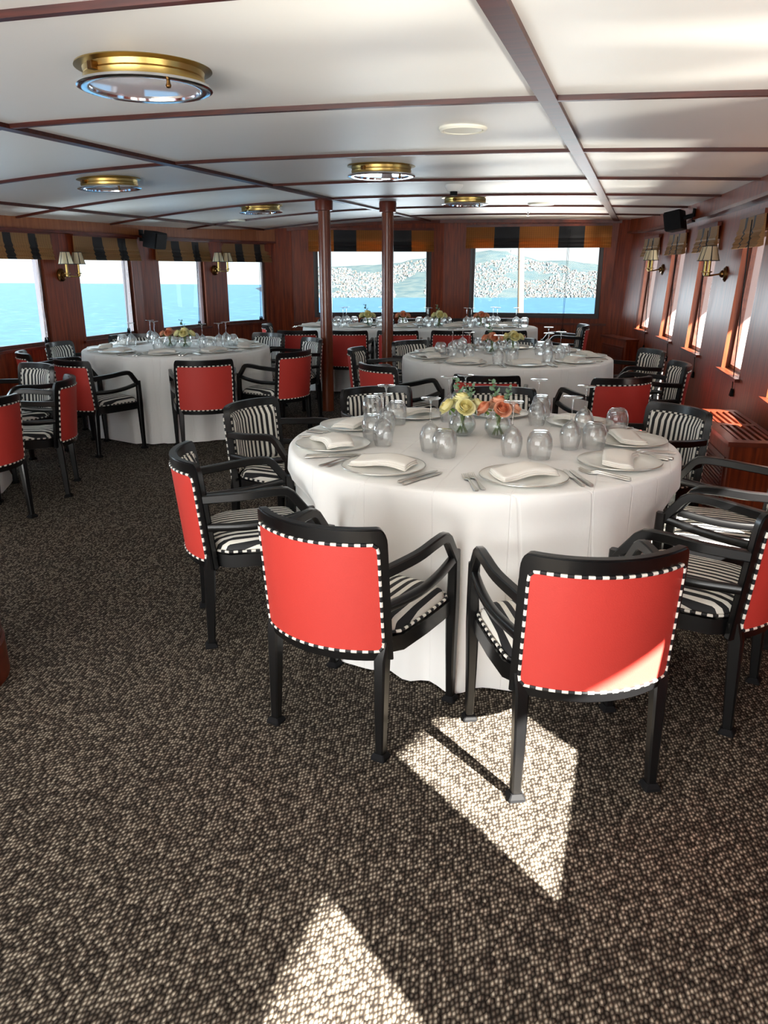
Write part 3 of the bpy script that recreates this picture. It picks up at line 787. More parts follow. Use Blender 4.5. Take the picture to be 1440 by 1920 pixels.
# ------------------------------------------------------------------ heater cabinets on the right
def heater(p, rz, Lx, D, Hh, lab):
    """local x along the wall, +y to the wall"""
    t = thing('radiator_cabinet', lab, 'cabinet', p, rz)
    bm = bmesh.new(); box(bm, -Lx / 2, Lx / 2, 0, D, .04, Hh - .025, None, .003); box(bm, -Lx / 2 + .02, Lx / 2 - .02, .02, D, 0, .04); link('body', bm, M_WOOD, t)
    bm = bmesh.new(); T0, T1 = Hh - .025, Hh
    box(bm, -Lx / 2 - .015, Lx / 2 + .015, -.015, .045, T0, T1); box(bm, -Lx / 2 - .015, Lx / 2 + .015, D - .03, D, T0, T1)
    xs_ = [-Lx / 2 - .015, -Lx / 2 + .06, -.03, .03, Lx / 2 - .06, Lx / 2 + .015]
    for a, b in ((xs_[0], xs_[1]), (xs_[2], xs_[3]), (xs_[4], xs_[5])): box(bm, a, b, .045, D - .03, T0, T1)
    n = 5
    for a, b in ((xs_[1], xs_[2]), (xs_[3], xs_[4])):
        for k in range(n):
            y = .045 + (D - .075) * (k + .5) / n; box(bm, a, b, y - .009, y + .009, T0 + .002, T1 - .001)
    link('slotted_top', bm, M_WOODR, t)
    bm = bmesh.new()
    box(bm, -Lx / 2 + .06, Lx / 2 - .06, -.008, 0.002, .12, Hh - .1)
    k = .14
    while k < Hh - .12:
        box(bm, -Lx / 2 + .07, Lx / 2 - .07, -.016, -.004, k, k + .008); k += .02
    link('louvre_panel', bm, M_WOODR, t)
    return t
a, b = Vector((.40, 5.36, 0)), Vector((.53, 4.36, 0)); d = (a - b).normalized(); mid = (a + b) / 2
heater(mid, math.atan2(-d.y, -d.x), (a - b).length, .27, .60, 'wooden radiator cabinet with slotted top, nearer one beside the nearest table')
a, b = Vector((-.44, 11.0, 0)), Vector((-.11, 10.3, 0)); d = (a - b).normalized(); mid = (a + b) / 2
heater(mid, math.atan2(-d.y, -d.x), (a - b).length, .16, .62, 'wooden radiator cabinet in the far right corner, its top edge sunlit')

# slatted pedestal at the left edge
bm = bmesh.new(); prof = [(0, 0), (.30, 0)]
z = 0.0
prof += [(.30, .14), (.285, .145)]
z = .15
while z < 1.05: prof += [(.285, z), (.293, z + .006), (.293, z + .026), (.285, z + .032)]; z += .036
prof += [(.285, z), (.31, z + .01), (.31, z + .05), (0, z + .05)]
lathe(bm, prof, 64)
tag(link('grooved_pedestal', bm, M_WOODR, None, 30, (-2.41, 1.88, 0)), 'round grooved wooden pedestal cut off by the left edge', 'pedestal')

# ------------------------------------------------------------------ chair
HT = .772
CA, CS = .225, .088
RR = (CA * CA + CS * CS) / (2 * CS); AMAX = math.asin(CA / RR); YC = -.185 - CS + RR
def bp(u, z, off=0):
    """point of the barrel back: u -1..1 across, off outwards"""
    a = u * AMAX; r = RR + off
    return Vector((r * math.sin(a), YC - r * math.cos(a) - .095 * (z - .36), z))
def shell(bm, u0, u1, z0, z1, o0, o1, nu=16, nz=6, corner=.0, puff=0):
    """curved slab on the back between offsets; rounded top corners"""
    def zt(u):
        e = (abs(u) - (1 - .10)) / .10
        return z1 - corner * (1 - math.sqrt(max(0, 1 - e * e))) if corner and e > 0 else z1
    us = [u0 + (u1 - u0) * i / nu for i in range(nu + 1)]
    if corner: us = sorted(set([round(x, 4) for x in us + [-.93, -.96, -.98, -.995, .93, .96, .98, .995]]))
    n = len(us)
    def surf(off, pf):
        g = []
        for u in us:
            col = []
            for j in range(nz + 1):
                w = j / nz; z = z0 + (zt(u) - z0) * w
                e = min(1, (1 - abs((u - (u0 + u1) / 2) / ((u1 - u0) / 2))) / .12, (1 - abs(2 * w - 1)) / .12)
                col.append(bm.verts.new(bp(u, z, off + pf * (1 - (1 - max(0, e)) ** 2))))
            g.append(col)
        return g
    A, B = surf(o0, -puff), surf(o1, 0)
    for i in range(n - 1):
        for j in range(nz):
            bm.faces.new((A[i][j], A[i + 1][j], A[i + 1][j + 1], A[i][j + 1])); bm.faces.new((B[i][j], B[i][j + 1], B[i + 1][j + 1], B[i + 1][j]))
    for i in range(n - 1):
        for j in (0, nz):
            q = (A[i][j], B[i][j], B[i + 1][j], A[i + 1][j]); bm.faces.new(q if j == 0 else q[::-1])
    for j in range(nz):
        for i in (0, n - 1):
            q = (A[i][j], A[i][j + 1], B[i][j + 1], B[i][j]); bm.faces.new(q if i == 0 else q[::-1])
    bmesh.ops.recalc_face_normals(bm, faces=bm.faces)
def piping(bm, pts, r=.005, seg=.017, closed=True):
    """checkered welt: short segments that alternate white and black"""
    P = [Vector(p) for p in pts]; P2 = P + ([P[0]] if closed else []); d = [0]
    for a, b in zip(P2, P2[1:]): d.append(d[-1] + (b - a).length)
    n = int(d[-1] / seg) // 2 * 2; res = []; i = 0
    for k in range(n if closed else n + 1):
        s = d[-1] * k / n
        while i < len(d) - 2 and d[i + 1] < s: i += 1
        res.append(P2[i].lerp(P2[i + 1], (s - d[i]) / max(1e-9, d[i + 1] - d[i])))
    sweep(bm, res, circ(r, 6), closed=closed, mats=[k % 2 for k in range(n)])
def rect_loop(u0, u1, z0, z1, off, r=.06):
    pts = []; n = 14; ru = r
    rz = .02
    for i in range(n + 1): pts.append(bp(u0 + ru + (u1 - u0 - 2 * ru) * i / n, z0, off))
    pts += [bp(u1 - ru * .3, z0 + rz * .3, off)]
    for i in range(9): pts.append(bp(u1, z0 + rz + (z1 - z0 - 2 * rz) * i / 8, off))
    pts += [bp(u1 - ru * .3, z1 - rz * .3, off)]
    for i in range(n + 1): pts.append(bp(u1 - ru - (u1 - u0 - 2 * ru) * i / n, z1, off))
    pts += [bp(u0 + ru * .3, z1 - rz * .3, off)]
    for i in range(9): pts.append(bp(u0, z1 - rz - (z1 - z0 - 2 * rz) * i / 8, off))
    pts += [bp(u0 + ru * .3, z0 + rz * .3, off)]
    return pts
def seat_outline(k=0):
    """plan outline of the seat, k: inset"""
    pts = []
    for i in range(13):
        u = -.92 + 1.84 * i / 12; q = bp(u, .36, -.02 - k); pts.append(Vector((q.x, q.y)))
    R = .252 - k; F = .22 - k
    side = [(.236 - k, -.13), (.248 - k, .0), (R, .12)]
    pts += [Vector(p) for p in side]
    for i in range(5):
        a = PI / 2 * i / 4; pts.append(Vector((R - .05 + .05 * math.cos(a), F - .06 + .05 * math.sin(a))))
    for i in range(1, 6):
        x = (R - .05) * (1 - 2 * i / 6); pts.append(Vector((x, F - .01 + .012 * (1 - (x / R) ** 2))))
    for i in range(5):
        a = PI / 2 + PI / 2 * i / 4; pts.append(Vector((-R + .05 + .05 * math.cos(a), F - .06 + .05 * math.sin(a))))
    pts += [Vector((-x, y)) for x, y in side[::-1]]
    return pts
def make_chair():
    t = thing('dining_armchair', None, 'chair')
    bm = bmesh.new(); shell(bm, -1, 1, .338, HT, -.016, .016, 18, 8, .05)
    bmesh.ops.bevel(bm, geom=[e for e in bm.edges if e.is_manifold and e.calc_face_angle(0) > 1.0], offset=.005, segments=2, affect='EDGES')
    link('backrest', bm, M_BLACK, t, 40)
    bm = bmesh.new(); shell(bm, -.875, .875, .378, HT - .052, .006, .0185, 18, 6); o = link('back_panel', bm, M_RED, t, 40)
    o['label'] = 'red leather outer panel of the back'
    bm = bmesh.new(); piping(bm, rect_loop(-.885, .885, .374, HT - .047, .0185)); link('piping', bm, [M_PIPE_W, M_PIPE_B], o)
    bm = bmesh.new(); shell(bm, -.86, .86, .42, HT - .05, -.026, -.01, 20, 8, 0, .014); o = link('back_cushion', bm, M_STRIPE, t, 40)
    o['label'] = 'black and white striped back cushion'
    bm = bmesh.new(); piping(bm, rect_loop(-.875, .875, .415, HT - .045, -.02)); link('piping', bm, [M_PIPE_W, M_PIPE_B], o)
    # seat rail
    bm = bmesh.new(); A, B = seat_outline(0), seat_outline(.03)
    rings = [[bm.verts.new((p.x, p.y, z)) for p in P] for P, z in ((B, .338), (A, .345), (A, .395), (A, .398), (B, .402))]
    n = len(A)
    for a, b in zip(rings, rings[1:]):
        for i in range(n): bm.faces.new((a[i], a[(i + 1) % n], b[(i + 1) % n], b[i]))
    bm.faces.new(rings[0][::-1]); bm.faces.new(rings[-1]); link('seat_frame', bm, M_BLACK, t, 40)
    # cushion
    bm = bmesh.new(); P = seat_outline(.018); rings = []
    for k, z in ((1.0, .400), (1.005, .412), (.985, .428), (.92, .443), (.8, .453), (.6, .461), (.35, .465)):
        rings.append([bm.verts.new((p.x * k, p.y * k, z)) for p in P])
    for a, b in zip(rings, rings[1:]):
        for i in range(n): bm.faces.new((a[i], a[(i + 1) % n], b[(i + 1) % n], b[i]))
    c = bm.verts.new((0, 0, .466))
    for i in range(n): bm.faces.new((rings[-1][i], rings[-1][(i + 1) % n], c))
    o = link('seat', bm, M_STRIPE, t, True); o['label'] = 'black and white striped seat cushion'
    bm = bmesh.new(); piping(bm, [(p.x, p.y, .408) for p in seat_outline(.01)], .0052); link('piping', bm, [M_PIPE_W, M_PIPE_B], o)
    for s in (-1, 1):
        # rear leg splays back and out
        bm = bmesh.new()
        sweep(bm, [(s * .206, -.224, .012), (s * .204, -.217, .18), (s * .203, -.210, .34), (s * .208, -.197, .40)], rrect(.04, .044), Vector((0, 1, 0)), scale=[.68, .86, 1, .9])
        o = link('leg', bm, M_BLACK, t, 40)
        bm = bmesh.new(); sweep(bm, [(s * .206, -.225, 0), (s * .206, -.225, .008), (s * .206, -.224, .02)], rrect(.05, .05, .004), Vector((0, 1, 0)), scale=[1, 1, .66]); link('foot_glide', bm, M_BLKPL, o)
        # front leg runs up to carry the arm
        bm = bmesh.new()
        sweep(bm, [(s * .248, .198, .012), (s * .248, .195, .20), (s * .250, .192, .36), (s * .252, .192, .46), (s * .252, .19, .575)], rrect(.038, .042), Vector((0, 1, 0)), scale=[.66, .85, 1, .9, .86])
        o = link('leg', bm, M_BLACK, t, 40)
        bm = bmesh.new(); sweep(bm, [(s * .248, .198, 0), (s * .248, .198, .008), (s * .248, .198, .02)], rrect(.048, .048, .004), Vector((0, 1, 0)), scale=[1, 1, .66]); link('foot_glide', bm, M_BLKPL, o)
        bm = bmesh.new(); q = bp(s * .97, .64)
        pts = smooth_path([(q.x, q.y, .630), (s * .250, -.08, .640), (s * .258, .02, .650), (s * .259, .075, .652)], 4) + [Vector(v) for v in ((s * .259, .098, .649), (s * .259, .118, .636), (s * .257, .165, .575), (s * .256, .185, .548))]
        sweep(bm, pts, rrect(.028, .034, .004)); link('armrest', bm, M_BLACK, t, 40)
        bm = bmesh.new(); q = bp(s * .97, .53)
        pts = smooth_path([(q.x, q.y, .515), (s * .248, -.06, .516), (s * .256, .06, .528), (s * .255, .185, .552)], 4)
        sweep(bm, pts, rrect(.024, .030, .004)); link('arm_brace', bm, M_BLACK, t, 50)
    return t
chair0 = make_chair(); chair_n = 0; CHAIRS = []
def chair(c, f, lab, group):
    """c: floor point under the seat centre, f: the way it faces"""
    global chair_n
    o = chair0 if chair_n == 0 else dup(chair0, (0, 0, 0)); chair_n += 1; CHAIRS.append((Vector((c[0], c[1])), Vector((f[0], f[1])).normalized()))
    o.location = (c[0], c[1], sheer(c[1])); o.rotation_euler = (0, 0, math.atan2(f[1], f[0]) - PI / 2); o['label'] = lab; o['group'] = group
    return o
C1 = Vector((-.615, 3.30)); C2 = Vector((-1.03, 6.58)); C3 = Vector((-4.10, 6.42)); C4 = Vector((-4.76, 3.68))
G1, G2, G3, G4, G5 = ('armchairs around the nearest round table', 'armchairs around the middle round table', 'armchairs around the left round table', 'armchairs around the table cut off at the left edge', 'armchairs along the far long table')
# x, y of the seat centre, the way it faces, group, label
for x, y, fx, fy, g, lab in (
    (-0.800, 2.240, 0.210, 0.978, G1, 'red backed black armchair in the foreground, left of the carpet sun patch'),
    (-0.118, 2.205, -0.414, 0.910, G1, 'red backed black armchair standing in the sun patch, back partly sunlit'),
    (-1.465, 2.775, 0.830, 0.560, G1, 'black armchair at left of the nearest table, red back seen edge on'),
    (-1.748, 3.732, 0.979, -0.205, G1, 'black armchair with tall striped back showing, at far left of nearest table'),
    (-1.343, 4.285, 0.601, -0.800, G1, 'black armchair showing striped back behind left plates of the nearest table'),
    (-0.735, 4.454, 0.148, -0.989, G1, 'black armchair showing striped back behind the peach roses of nearest table'),
    (0.072, 4.146, -0.747, -0.665, G1, 'black armchair with striped back in front of the wooden radiator cabinet'),
    (0.260, 2.725, -0.950, 0.310, G1, 'black armchair at the right edge, red back cut off, front right of table'),
    (0.405, 3.376, -0.999, 0.050, G1, 'black armchair at the right edge, second from front, striped seat in sun'),
    (-0.969, 5.469, -0.099, 0.995, G2, 'red backed armchair half hidden behind the nearest table glasses, front of middle table'),
    (-0.190, 5.590, -0.552, 0.834, G2, 'red backed armchair right of the middle table, lower corner sunlit'),
    (0.089, 6.238, -0.980, -0.200, G2, 'black armchair by the right wall with sunlit red back edge'),
    (-0.072, 7.056, -0.895, -0.445, G2, 'black armchair showing striped back before the far corner cabinet'),
    (-2.116, 6.598, 0.995, 0.099, G2, 'black armchair with striped back showing, just right of the nearer pillar'),
    (-1.702, 5.747, 0.556, 0.831, G2, 'black armchair with curved red back, in front left of the middle table'),
    (-1.894, 7.211, 0.823, -0.568, G2, 'black armchair showing striped back behind left plates of the middle table'),
    (-1.141, 7.644, 0.104, -0.995, G2, 'black armchair showing striped back behind roses of the middle table'),
    (-4.195, 5.354, 0.270, 0.963, G3, 'red backed armchair at front left of the left round table'),
    (-3.378, 5.630, -0.557, 0.830, G3, 'red backed armchair squarely in front of the left round table'),
    (-3.040, 6.273, -0.961, 0.275, G3, 'red backed armchair at right of the left round table'),
    (-3.280, 7.145, -0.678, -0.735, G3, 'narrow striped back armchair just left of the nearer pillar'),
    (-3.852, 7.482, -0.259, -0.966, G3, 'black armchair showing striped back behind right side of left round table'),
    (-5.080, 6.300, 0.987, 0.163, G3, 'black armchair showing striped back by the left wall, beside left round table'),
    (-4.973, 7.039, 0.815, -0.579, G3, 'black armchair barely showing behind the peach roses of left round table'),
    (-4.840, 5.647, 0.691, 0.723, G3, 'black armchair with small red side showing below the leftmost window'),
    (-3.730, 3.500, -0.975, 0.221, G4, 'large red backed armchair cut off by the left edge of the photo'),
    (-3.850, 4.150, -0.857, -0.515, G4, 'red backed armchair seen edge on, second from the left edge'),
    (-4.400, 4.590, -0.300, -0.954, G4, 'black armchair showing striped back between red chairs at left'),
    (-3.671, 8.303, -0.255, 0.967, G5, 'red backed armchair at the long table, behind the nearer pillar at left'),
    (-3.129, 8.447, -0.255, 0.967, G5, 'red backed armchair at the long table, between the two pillars'),
    (-2.585, 8.590, -0.255, 0.967, G5, 'red backed armchair at the long table, directly behind the farther pillar'),
    (-2.004, 8.743, -0.255, 0.967, G5, 'red backed armchair at the long table, second from its right end'),
    (-1.430, 8.895, -0.255, 0.967, G5, 'red backed armchair at the long table, nearest its right end'),
    (-3.767, 9.561, 0.255, -0.967, G5, 'striped back armchair behind the long table, first from its left end'),
    (-3.220, 9.705, 0.255, -0.967, G5, 'striped back armchair behind the long table, second from its left end'),
    (-2.674, 9.849, 0.255, -0.967, G5, 'striped back armchair behind the long table, third from its left end'),
    (-2.128, 9.993, 0.255, -0.967, G5, 'striped back armchair behind the long table, fourth from its left end'),
    (-1.581, 10.137, 0.255, -0.967, G5, 'striped back armchair behind the long table, fifth from its left end'),
    (-4.080, 8.868, 0.937, 0.350, G5, 'striped back armchair at the left end of the long table'),
    (-0.863, 9.601, -0.978, -0.207, G5, 'armchair with red side showing at the right end of the long table'),
):
    chair((x, y), (fx, fy), lab, g)

# ------------------------------------------------------------------ tables
ZT = .745
def round_outline(c, R, n=160): return [(Vector((c[0] + R * math.cos(2 * PI * i / n), c[1] + R * math.sin(2 * PI * i / n))), Vector((math.cos(2 * PI * i / n), math.sin(2 * PI * i / n)))) for i in range(n)]
def rect_outline(c, d, Lx, Ly, r=.12, step=.03):
    d = Vector(d).normalized(); nn = Vector((-d.y, d.x)); res = []
    for (sx, sy, a0) in ((1, -1, -PI / 2), (1, 1, 0), (-1, 1, PI / 2), (-1, -1, PI)):
        cx, cy = sx * (Lx / 2 - r), sy * (Ly / 2 - r)
        for k in range(7):
            a = a0 + PI / 2 * k / 6; res.append((Vector((cx + r * math.cos(a), cy + r * math.sin(a))), Vector((math.cos(a), math.sin(a)))))
    out_ = []
    for i in range(len(res)):
        p, n1 = res[i]; q, n2 = res[(i + 1) % len(res)]; L_ = (q - p).length; k = max(1, int(L_ / step))
        for j in range(k):
            t = j / k; out_.append((p.lerp(q, t), n1.lerp(n2, t).normalized()))
    w = lambda v: d * v.x + nn * v.y
    return [(Vector(c) + w(p), w(n)) for p, n in out_]
def cloth(outl, c, seed, lab, amp=.034, per=.235, flare=0, hem=.006):
    rnd = random.Random(seed); n = len(outl); s = [0]
    for i in range(n): s.append(s[-1] + (outl[(i + 1) % n][0] - outl[i][0]).length)
    T = s[-1]; k = max(6, round(T / per)); ph = [rnd.uniform(0, 6.28) for _ in range(6)]
    def fold(i):
        a = 2 * PI * s[i] / T
        w = math.sin(k * a + ph[0] + 1.3 * math.sin(3 * a + ph[1]) + .8 * math.sin(7 * a + ph[2]))
        w2 = math.sin(round(k * .43) * a + ph[3] + math.sin(2 * a + ph[4]))
        return .65 * w + .5 * w2
    bm = bmesh.new(); rings = []
    c3 = Vector((c[0], c[1]))
    for f in (.25, .55, .8, .93): rings.append([bm.verts.new(((c3 + (p - c3) * f).to_3d() + Vector((0, 0, ZT)))) for p, _ in outl])
    for off, dz in ((-.012, 0), (-.003, -.004), (.004, -.012)): rings.append([bm.verts.new((p + nn * off).to_3d() + Vector((0, 0, ZT + dz))) for p, nn in outl])
    for z in (.70, .64, .56, .46, .35, .24, .13, .05, hem):
        t = 1 - z / .73; g = t ** .8
        ring = []
        for i, (p, nn) in enumerate(outl):
            w = fold(i); o = .005 + .012 * t + flare * t * t + amp * g * w + (.02 * max(0, w) if z < .06 else 0)
            q = p + nn * o
            if z < .61:
                for cc, f in CHAIRS:
                    e = q - cc
                    if e.length_squared > .4: continue
                    x = e.x * f.y - e.y * f.x; y = e.dot(f)
                    lim = .225 * min(1, max(0, (.42 - abs(x)) / .10)) if abs(x) < .42 else 0
                    if lim and -.2 < y < lim: q = q + f * min(.12 + 1.2 * flare, lim - y)
            ring.append(bm.verts.new(q.to_3d() + Vector((0, 0, z))))
        rings.append(ring)
    for a, b in zip(rings, rings[1:]):
        for i in range(n): bm.faces.new((a[i], b[i], b[(i + 1) % n], a[(i + 1) % n]))
    cv = bm.verts.new((c[0], c[1], ZT))
    for i in range(n): bm.faces.new((cv, rings[0][i], rings[0][(i + 1) % n]))
    bmesh.ops.recalc_face_normals(bm, faces=bm.faces)
    # put the origin at the table's foot
    for v in bm.verts: v.co -= Vector((c[0], c[1], 0))
    return tag(link('tablecloth', bm, M_CLOTH, None, True, (c[0], c[1], sheer(c[1]))), lab, 'tablecloth', 'white floor length tablecloths')
R1 = .835
cloth(round_outline(C1, R1), C1, 1, 'white floor length tablecloth on the nearest round table')
cloth(round_outline(C2, .87), C2, 2, 'white floor length tablecloth on the middle round table')
cloth(round_outline(C3, .85), C3, 3, 'white floor length tablecloth on the round table by the left wall windows')
cloth(round_outline(C4, .66), C4, 4, 'white tablecloth hem showing at the left edge under the red chair', .03, .19, .15)
FA, FB = at(562, 617, ZT), at(1014, 617, ZT); fd = Vector((FB.x - FA.x, FB.y - FA.y)); FL = fd.length; fd.normalize(); fn = Vector((-fd.y, fd.x))
FDEP = .72
def ft(s, t): return Vector((FA.x, FA.y)) + fd * s + fn * t
C5 = ft(FL / 2, FDEP / 2)
def s_at(px):
    q = at(px, 617, ZT); return (Vector((q.x, q.y)) - Vector((FA.x, FA.y))).dot(fd)
cloth(rect_outline(C5, fd, FL, FDEP, .28), C5, 5, 'white tablecloth on the long table under the far windows', .014)

# ------------------------------------------------------------------ tableware
def mk_plate():
    t = thing('charger_plate', None, 'plate')
    bm = bmesh.new(); lathe(bm, [(0, .002), (.10, .002), (.115, .004), (.166, .013), (.168, .015), (.165, .0165), (.118, .008), (.104, .006), (0, .006)], 48); link('dish', bm, M_PLATE, t, True)
    bm = bmesh.new(); sweep(bm, [(.1665 * math.cos(2 * PI * i / 48), .1665 * math.sin(2 * PI * i / 48), .0155) for i in range(48)], circ(.0026, 6), closed=True); link('silver_rim', bm, M_SILVER, t, True)
    return t
def mk_napkin():
    """three folds of linen lying in soft waves"""
    bm = bmesh.new()
    for k, (w, l, z) in enumerate(((.232, .118, .0), (.226, .112, .006), (.222, .106, .012))):
        nx, ny = 22, 6; A = []; B = []
        for i in range(nx + 1):
            ra, rb = [], []
            for j in range(ny + 1):
                x = (i / nx - .5) * w; y = (j / ny - .5) * l + .002 * k + .012 * math.sin(x * 16 + 1)
                h = z + .0065 * math.sin(x * 26 + 1.0) + .004 * math.sin(y * 30 + x * 10) + .009 + .012 * max(0, -x / w) * (y / l + .5)
                e = min(1, min(i, nx - i) / 1.5, min(j, ny - j) / 1.2); th = .0045 * (.25 + .75 * e)
                ra.append(bm.verts.new((x, y, h + th))); rb.append(bm.verts.new((x, y, h - .003)))
            A.append(ra); B.append(rb)
        for i in range(nx):
            for j in range(ny):
                bm.faces.new((A[i][j], A[i + 1][j], A[i + 1][j + 1], A[i][j + 1])); bm.faces.new((B[i][j], B[i][j + 1], B[i + 1][j + 1], B[i + 1][j]))
        for i in range(nx):
            bm.faces.new((A[i][0], B[i][0], B[i + 1][0], A[i + 1][0])); bm.faces.new((A[i][ny], A[i + 1][ny], B[i + 1][ny], B[i][ny]))
        for j in range(ny):
            bm.faces.new((A[0][j], A[0][j + 1], B[0][j + 1], B[0][j])); bm.faces.new((A[nx][j], B[nx][j], B[nx][j + 1], A[nx][j + 1]))
    return tag(link('napkin', bm, M_NAPK, None, True), None, 'napkin')
def handle_pts(L_): return [(0, 0, .003), (0, L_ * .1, .004), (0, L_ * .5, .006), (0, L_ * .85, .008), (0, L_, .007)]
def mk_fork():
    t = thing('fork', None, 'fork')
    bm = bmesh.new(); sweep(bm, [(0, 0, .003), (0, .01, .003), (0, .05, .005), (0, .10, .008), (0, .125, .009), (0, .14, .006)], [(-.009, -.0014), (.009, -.0014), (.007, .0016), (-.007, .0016)], scale=[(.7, 1), (1.05, 1), (.7, 1), (.36, 1.2), (.4, 1.2), (1, 1)]); link('handle', bm, M_SILVER, t, 50)
    bm = bmesh.new(); sweep(bm, [(0, .138, .006), (0, .15, .003), (0, .163, .003)], [(-.012, -.0012), (.012, -.0012), (.012, .0012), (-.012, .0012)], scale=[(.6, 1), (1, 1), (1, 1)])
    for k in range(4):
        x = (-1.5 + k) * .0066; sweep(bm, [(x, .162, .003), (x, .185, .005), (x, .203, .010)], [(-.0017, -.001), (.0017, -.001), (.0017, .001), (-.0017, .001)], scale=[1, .9, .5])
    link('tines', bm, M_SILVER, t, 50)
    return t
def mk_knife():
    t = thing('knife', None, 'knife')
    bm = bmesh.new(); sweep(bm, [(0, 0, .005), (0, .006, .005), (0, .05, .005), (0, .088, .005), (0, .094, .005)], rrect(.018, .009, .003), scale=[.7, 1, .85, .75, .6]); link('handle', bm, M_SILVER, t, 50)
    bm = bmesh.new(); sweep(bm, [(0, .092, .005), (0, .105, .005), (.002, .17, .005), (.004, .205, .005), (.006, .22, .005)], [(-.009, -.0006), (.009, -.001), (.009, .001), (-.009, .0006)], scale=[(.5, 1), (1, 1), (1.05, 1), (.8, 1), (.25, 1)]); link('blade', bm, M_SILVER, t, 50)
    return t
def mk_wine():
    t = thing('wine_glass', None, 'glass')
    bm = bmesh.new(); lathe(bm, [(.0335, 0), (.0345, .001), (.041, .028), (.0445, .052), (.043, .074), (.034, .098), (.018, .114), (.006, .122), (.0045, .128), (.0, .116), (.016, .110), (.032, .095), (.0412, .073), (.0427, .052), (.0393, .028), (.033, .001), (.0335, 0)], 30); link('bowl', bm, M_GLASS, t, True)
    bm = bmesh.new(); lathe(bm, [(.0045, .126), (.0036, .15), (.0036, .195), (.006, .210), (.018, .2155), (.040, .218), (.041, .2195), (.040, .221), (.012, .222), (0, .222)], 30); link('stem', bm, M_GLASS, t, True)
    return t
def mk_tumbler():
    bm = bmesh.new(); lathe(bm, [(.0425, 0), (.0435, .001), (.049, .03), (.0515, .055), (.049, .08), (.040, .101), (.031, .109), (.029, .111), (.0, .111), (.0, .103), (.026, .103), (.037, .097), (.047, .079), (.0497, .055), (.0473, .03), (.042, .001), (.0425, 0)], 32)
    return tag(link('tumbler', bm, M_GLASS, None, True), None, 'glass')
PROTO = {}
T1, T2, T3, T5 = 'nearest round table', 'middle round table', 'left round table', 'far long table'
TABZ = {T1: sheer(C1.y), T2: sheer(C2.y), T3: sheer(C3.y), T5: sheer(C5.y)}
REG = []          # (object, kind, table, x, extra)
def inst(kind, mk, loc, rz, table, extra=None):
    if kind not in PROTO: PROTO[kind] = o = mk()
    else: o = dup(PROTO[kind], (0, 0, 0))
    o.location = (loc[0], loc[1], loc[2] + TABZ[table]); o.rotation_euler = (0, 0, rz)
    REG.append((o, kind, table, px_of(loc), extra)); return o
rn = random.Random(11)
def setting(p, inward, table, glasses=None, cut=True):
    """p: plate centre, inward: unit vector to the table centre"""
    z = ZT + .0015; ang = math.atan2(inward.y, inward.x) - PI / 2; right = Vector((inward.y, -inward.x))
    pl = inst('charger_plate', mk_plate, (p.x, p.y, z), ang, table); pl.scale = (.955, .955, 1)
    inst('napkin', mk_napkin, (p.x + rn.uniform(-.008, .008), p.y + rn.uniform(-.008, .008), z + .0145), ang + .18 + rn.uniform(-.25, .1), table, pl)
    if cut:
        for k, (d, nm) in enumerate(((.180, 'inner'), (.207, 'outer'))):
            q = p - right * d - inward * (.125 + .012 * k); inst('fork', mk_fork, (q.x, q.y, z), ang + rn.uniform(-.02, .02), table, (pl, nm))
            q = p + right * (d - .002) - inward * (.125 + .008 * k); inst('knife', mk_knife, (q.x, q.y, z), ang + rn.uniform(-.02, .02), table, (pl, nm))
    for kind, r_, f_ in (glasses or ()):
        q = p + right * r_ + inward * f_; inst(kind, mk_wine if kind == 'wine_glass' else mk_tumbler, (q.x, q.y, z), rn.uniform(0, 6), table)
def polar(c, r, deg): return Vector((c[0] + r * math.cos(math.radians(deg)), c[1] + r * math.sin(math.radians(deg))))
T1, T2, T3, T5 = 'nearest round table', 'middle round table', 'left round table', 'far long table'
for deg in (-113, -65, -23, 15, 53, 93, 132, 169, 207):
    p = polar(C1, .65, deg); setting(p, (C1 - p).normalized(), T1)
def glass_px(kind, lst, table):
    for px, py in lst:
        q = at(px, py, ZT); inst(kind, mk_wine if kind == 'wine_glass' else mk_tumbler, (q.x, q.y, ZT + .0015), rn.uniform(0, 6), table)
glass_px('wine_glass', [(721, 812), (714, 836), (801, 784), (806, 846), (906, 781), (958, 855), (1019, 797), (1069, 842), (1093, 814)], T1)
glass_px('tumbler', [(678, 799), (688, 826), (758, 781), (833, 857), (886, 772), (1010, 860), (1010, 781), (1113, 841), (1122, 803)], T1)
for deg in [-108 + 40 * k for k in range(9)]:
    p = polar(C2, .67, deg); setting(p, (C2 - p).normalized(), T2)
glass_px('tumbler', [(823, 669), (853, 661), (885, 655), (973, 684), (1013, 665), (1060, 671), (930, 652)], T2)
glass_px('wine_glass', [(843, 668), (868, 657), (878, 678), (951, 686), (1026, 679), (1049, 675), (1037, 660), (945, 655)], T2)
for deg in [-110 + 40 * k for k in range(9)]:
    p = polar(C3, .65, deg); setting(p, (C3 - p).normalized(), T3)
glass_px('tumbler', [(231, 650), (298, 659), (366, 647), (392, 657), (438, 649)], T3)
glass_px('wine_glass', [(248, 651), (292, 646), (308, 640), (381, 653), (412, 651), (426, 647)], T3)
for k in range(5):
    s = s_at((580, 668, 757, 850, 945)[k])
    setting(ft(s, .19), fn, T5, cut=True); setting(ft(s + .12, FDEP - .19), -fn, T5, cut=True)
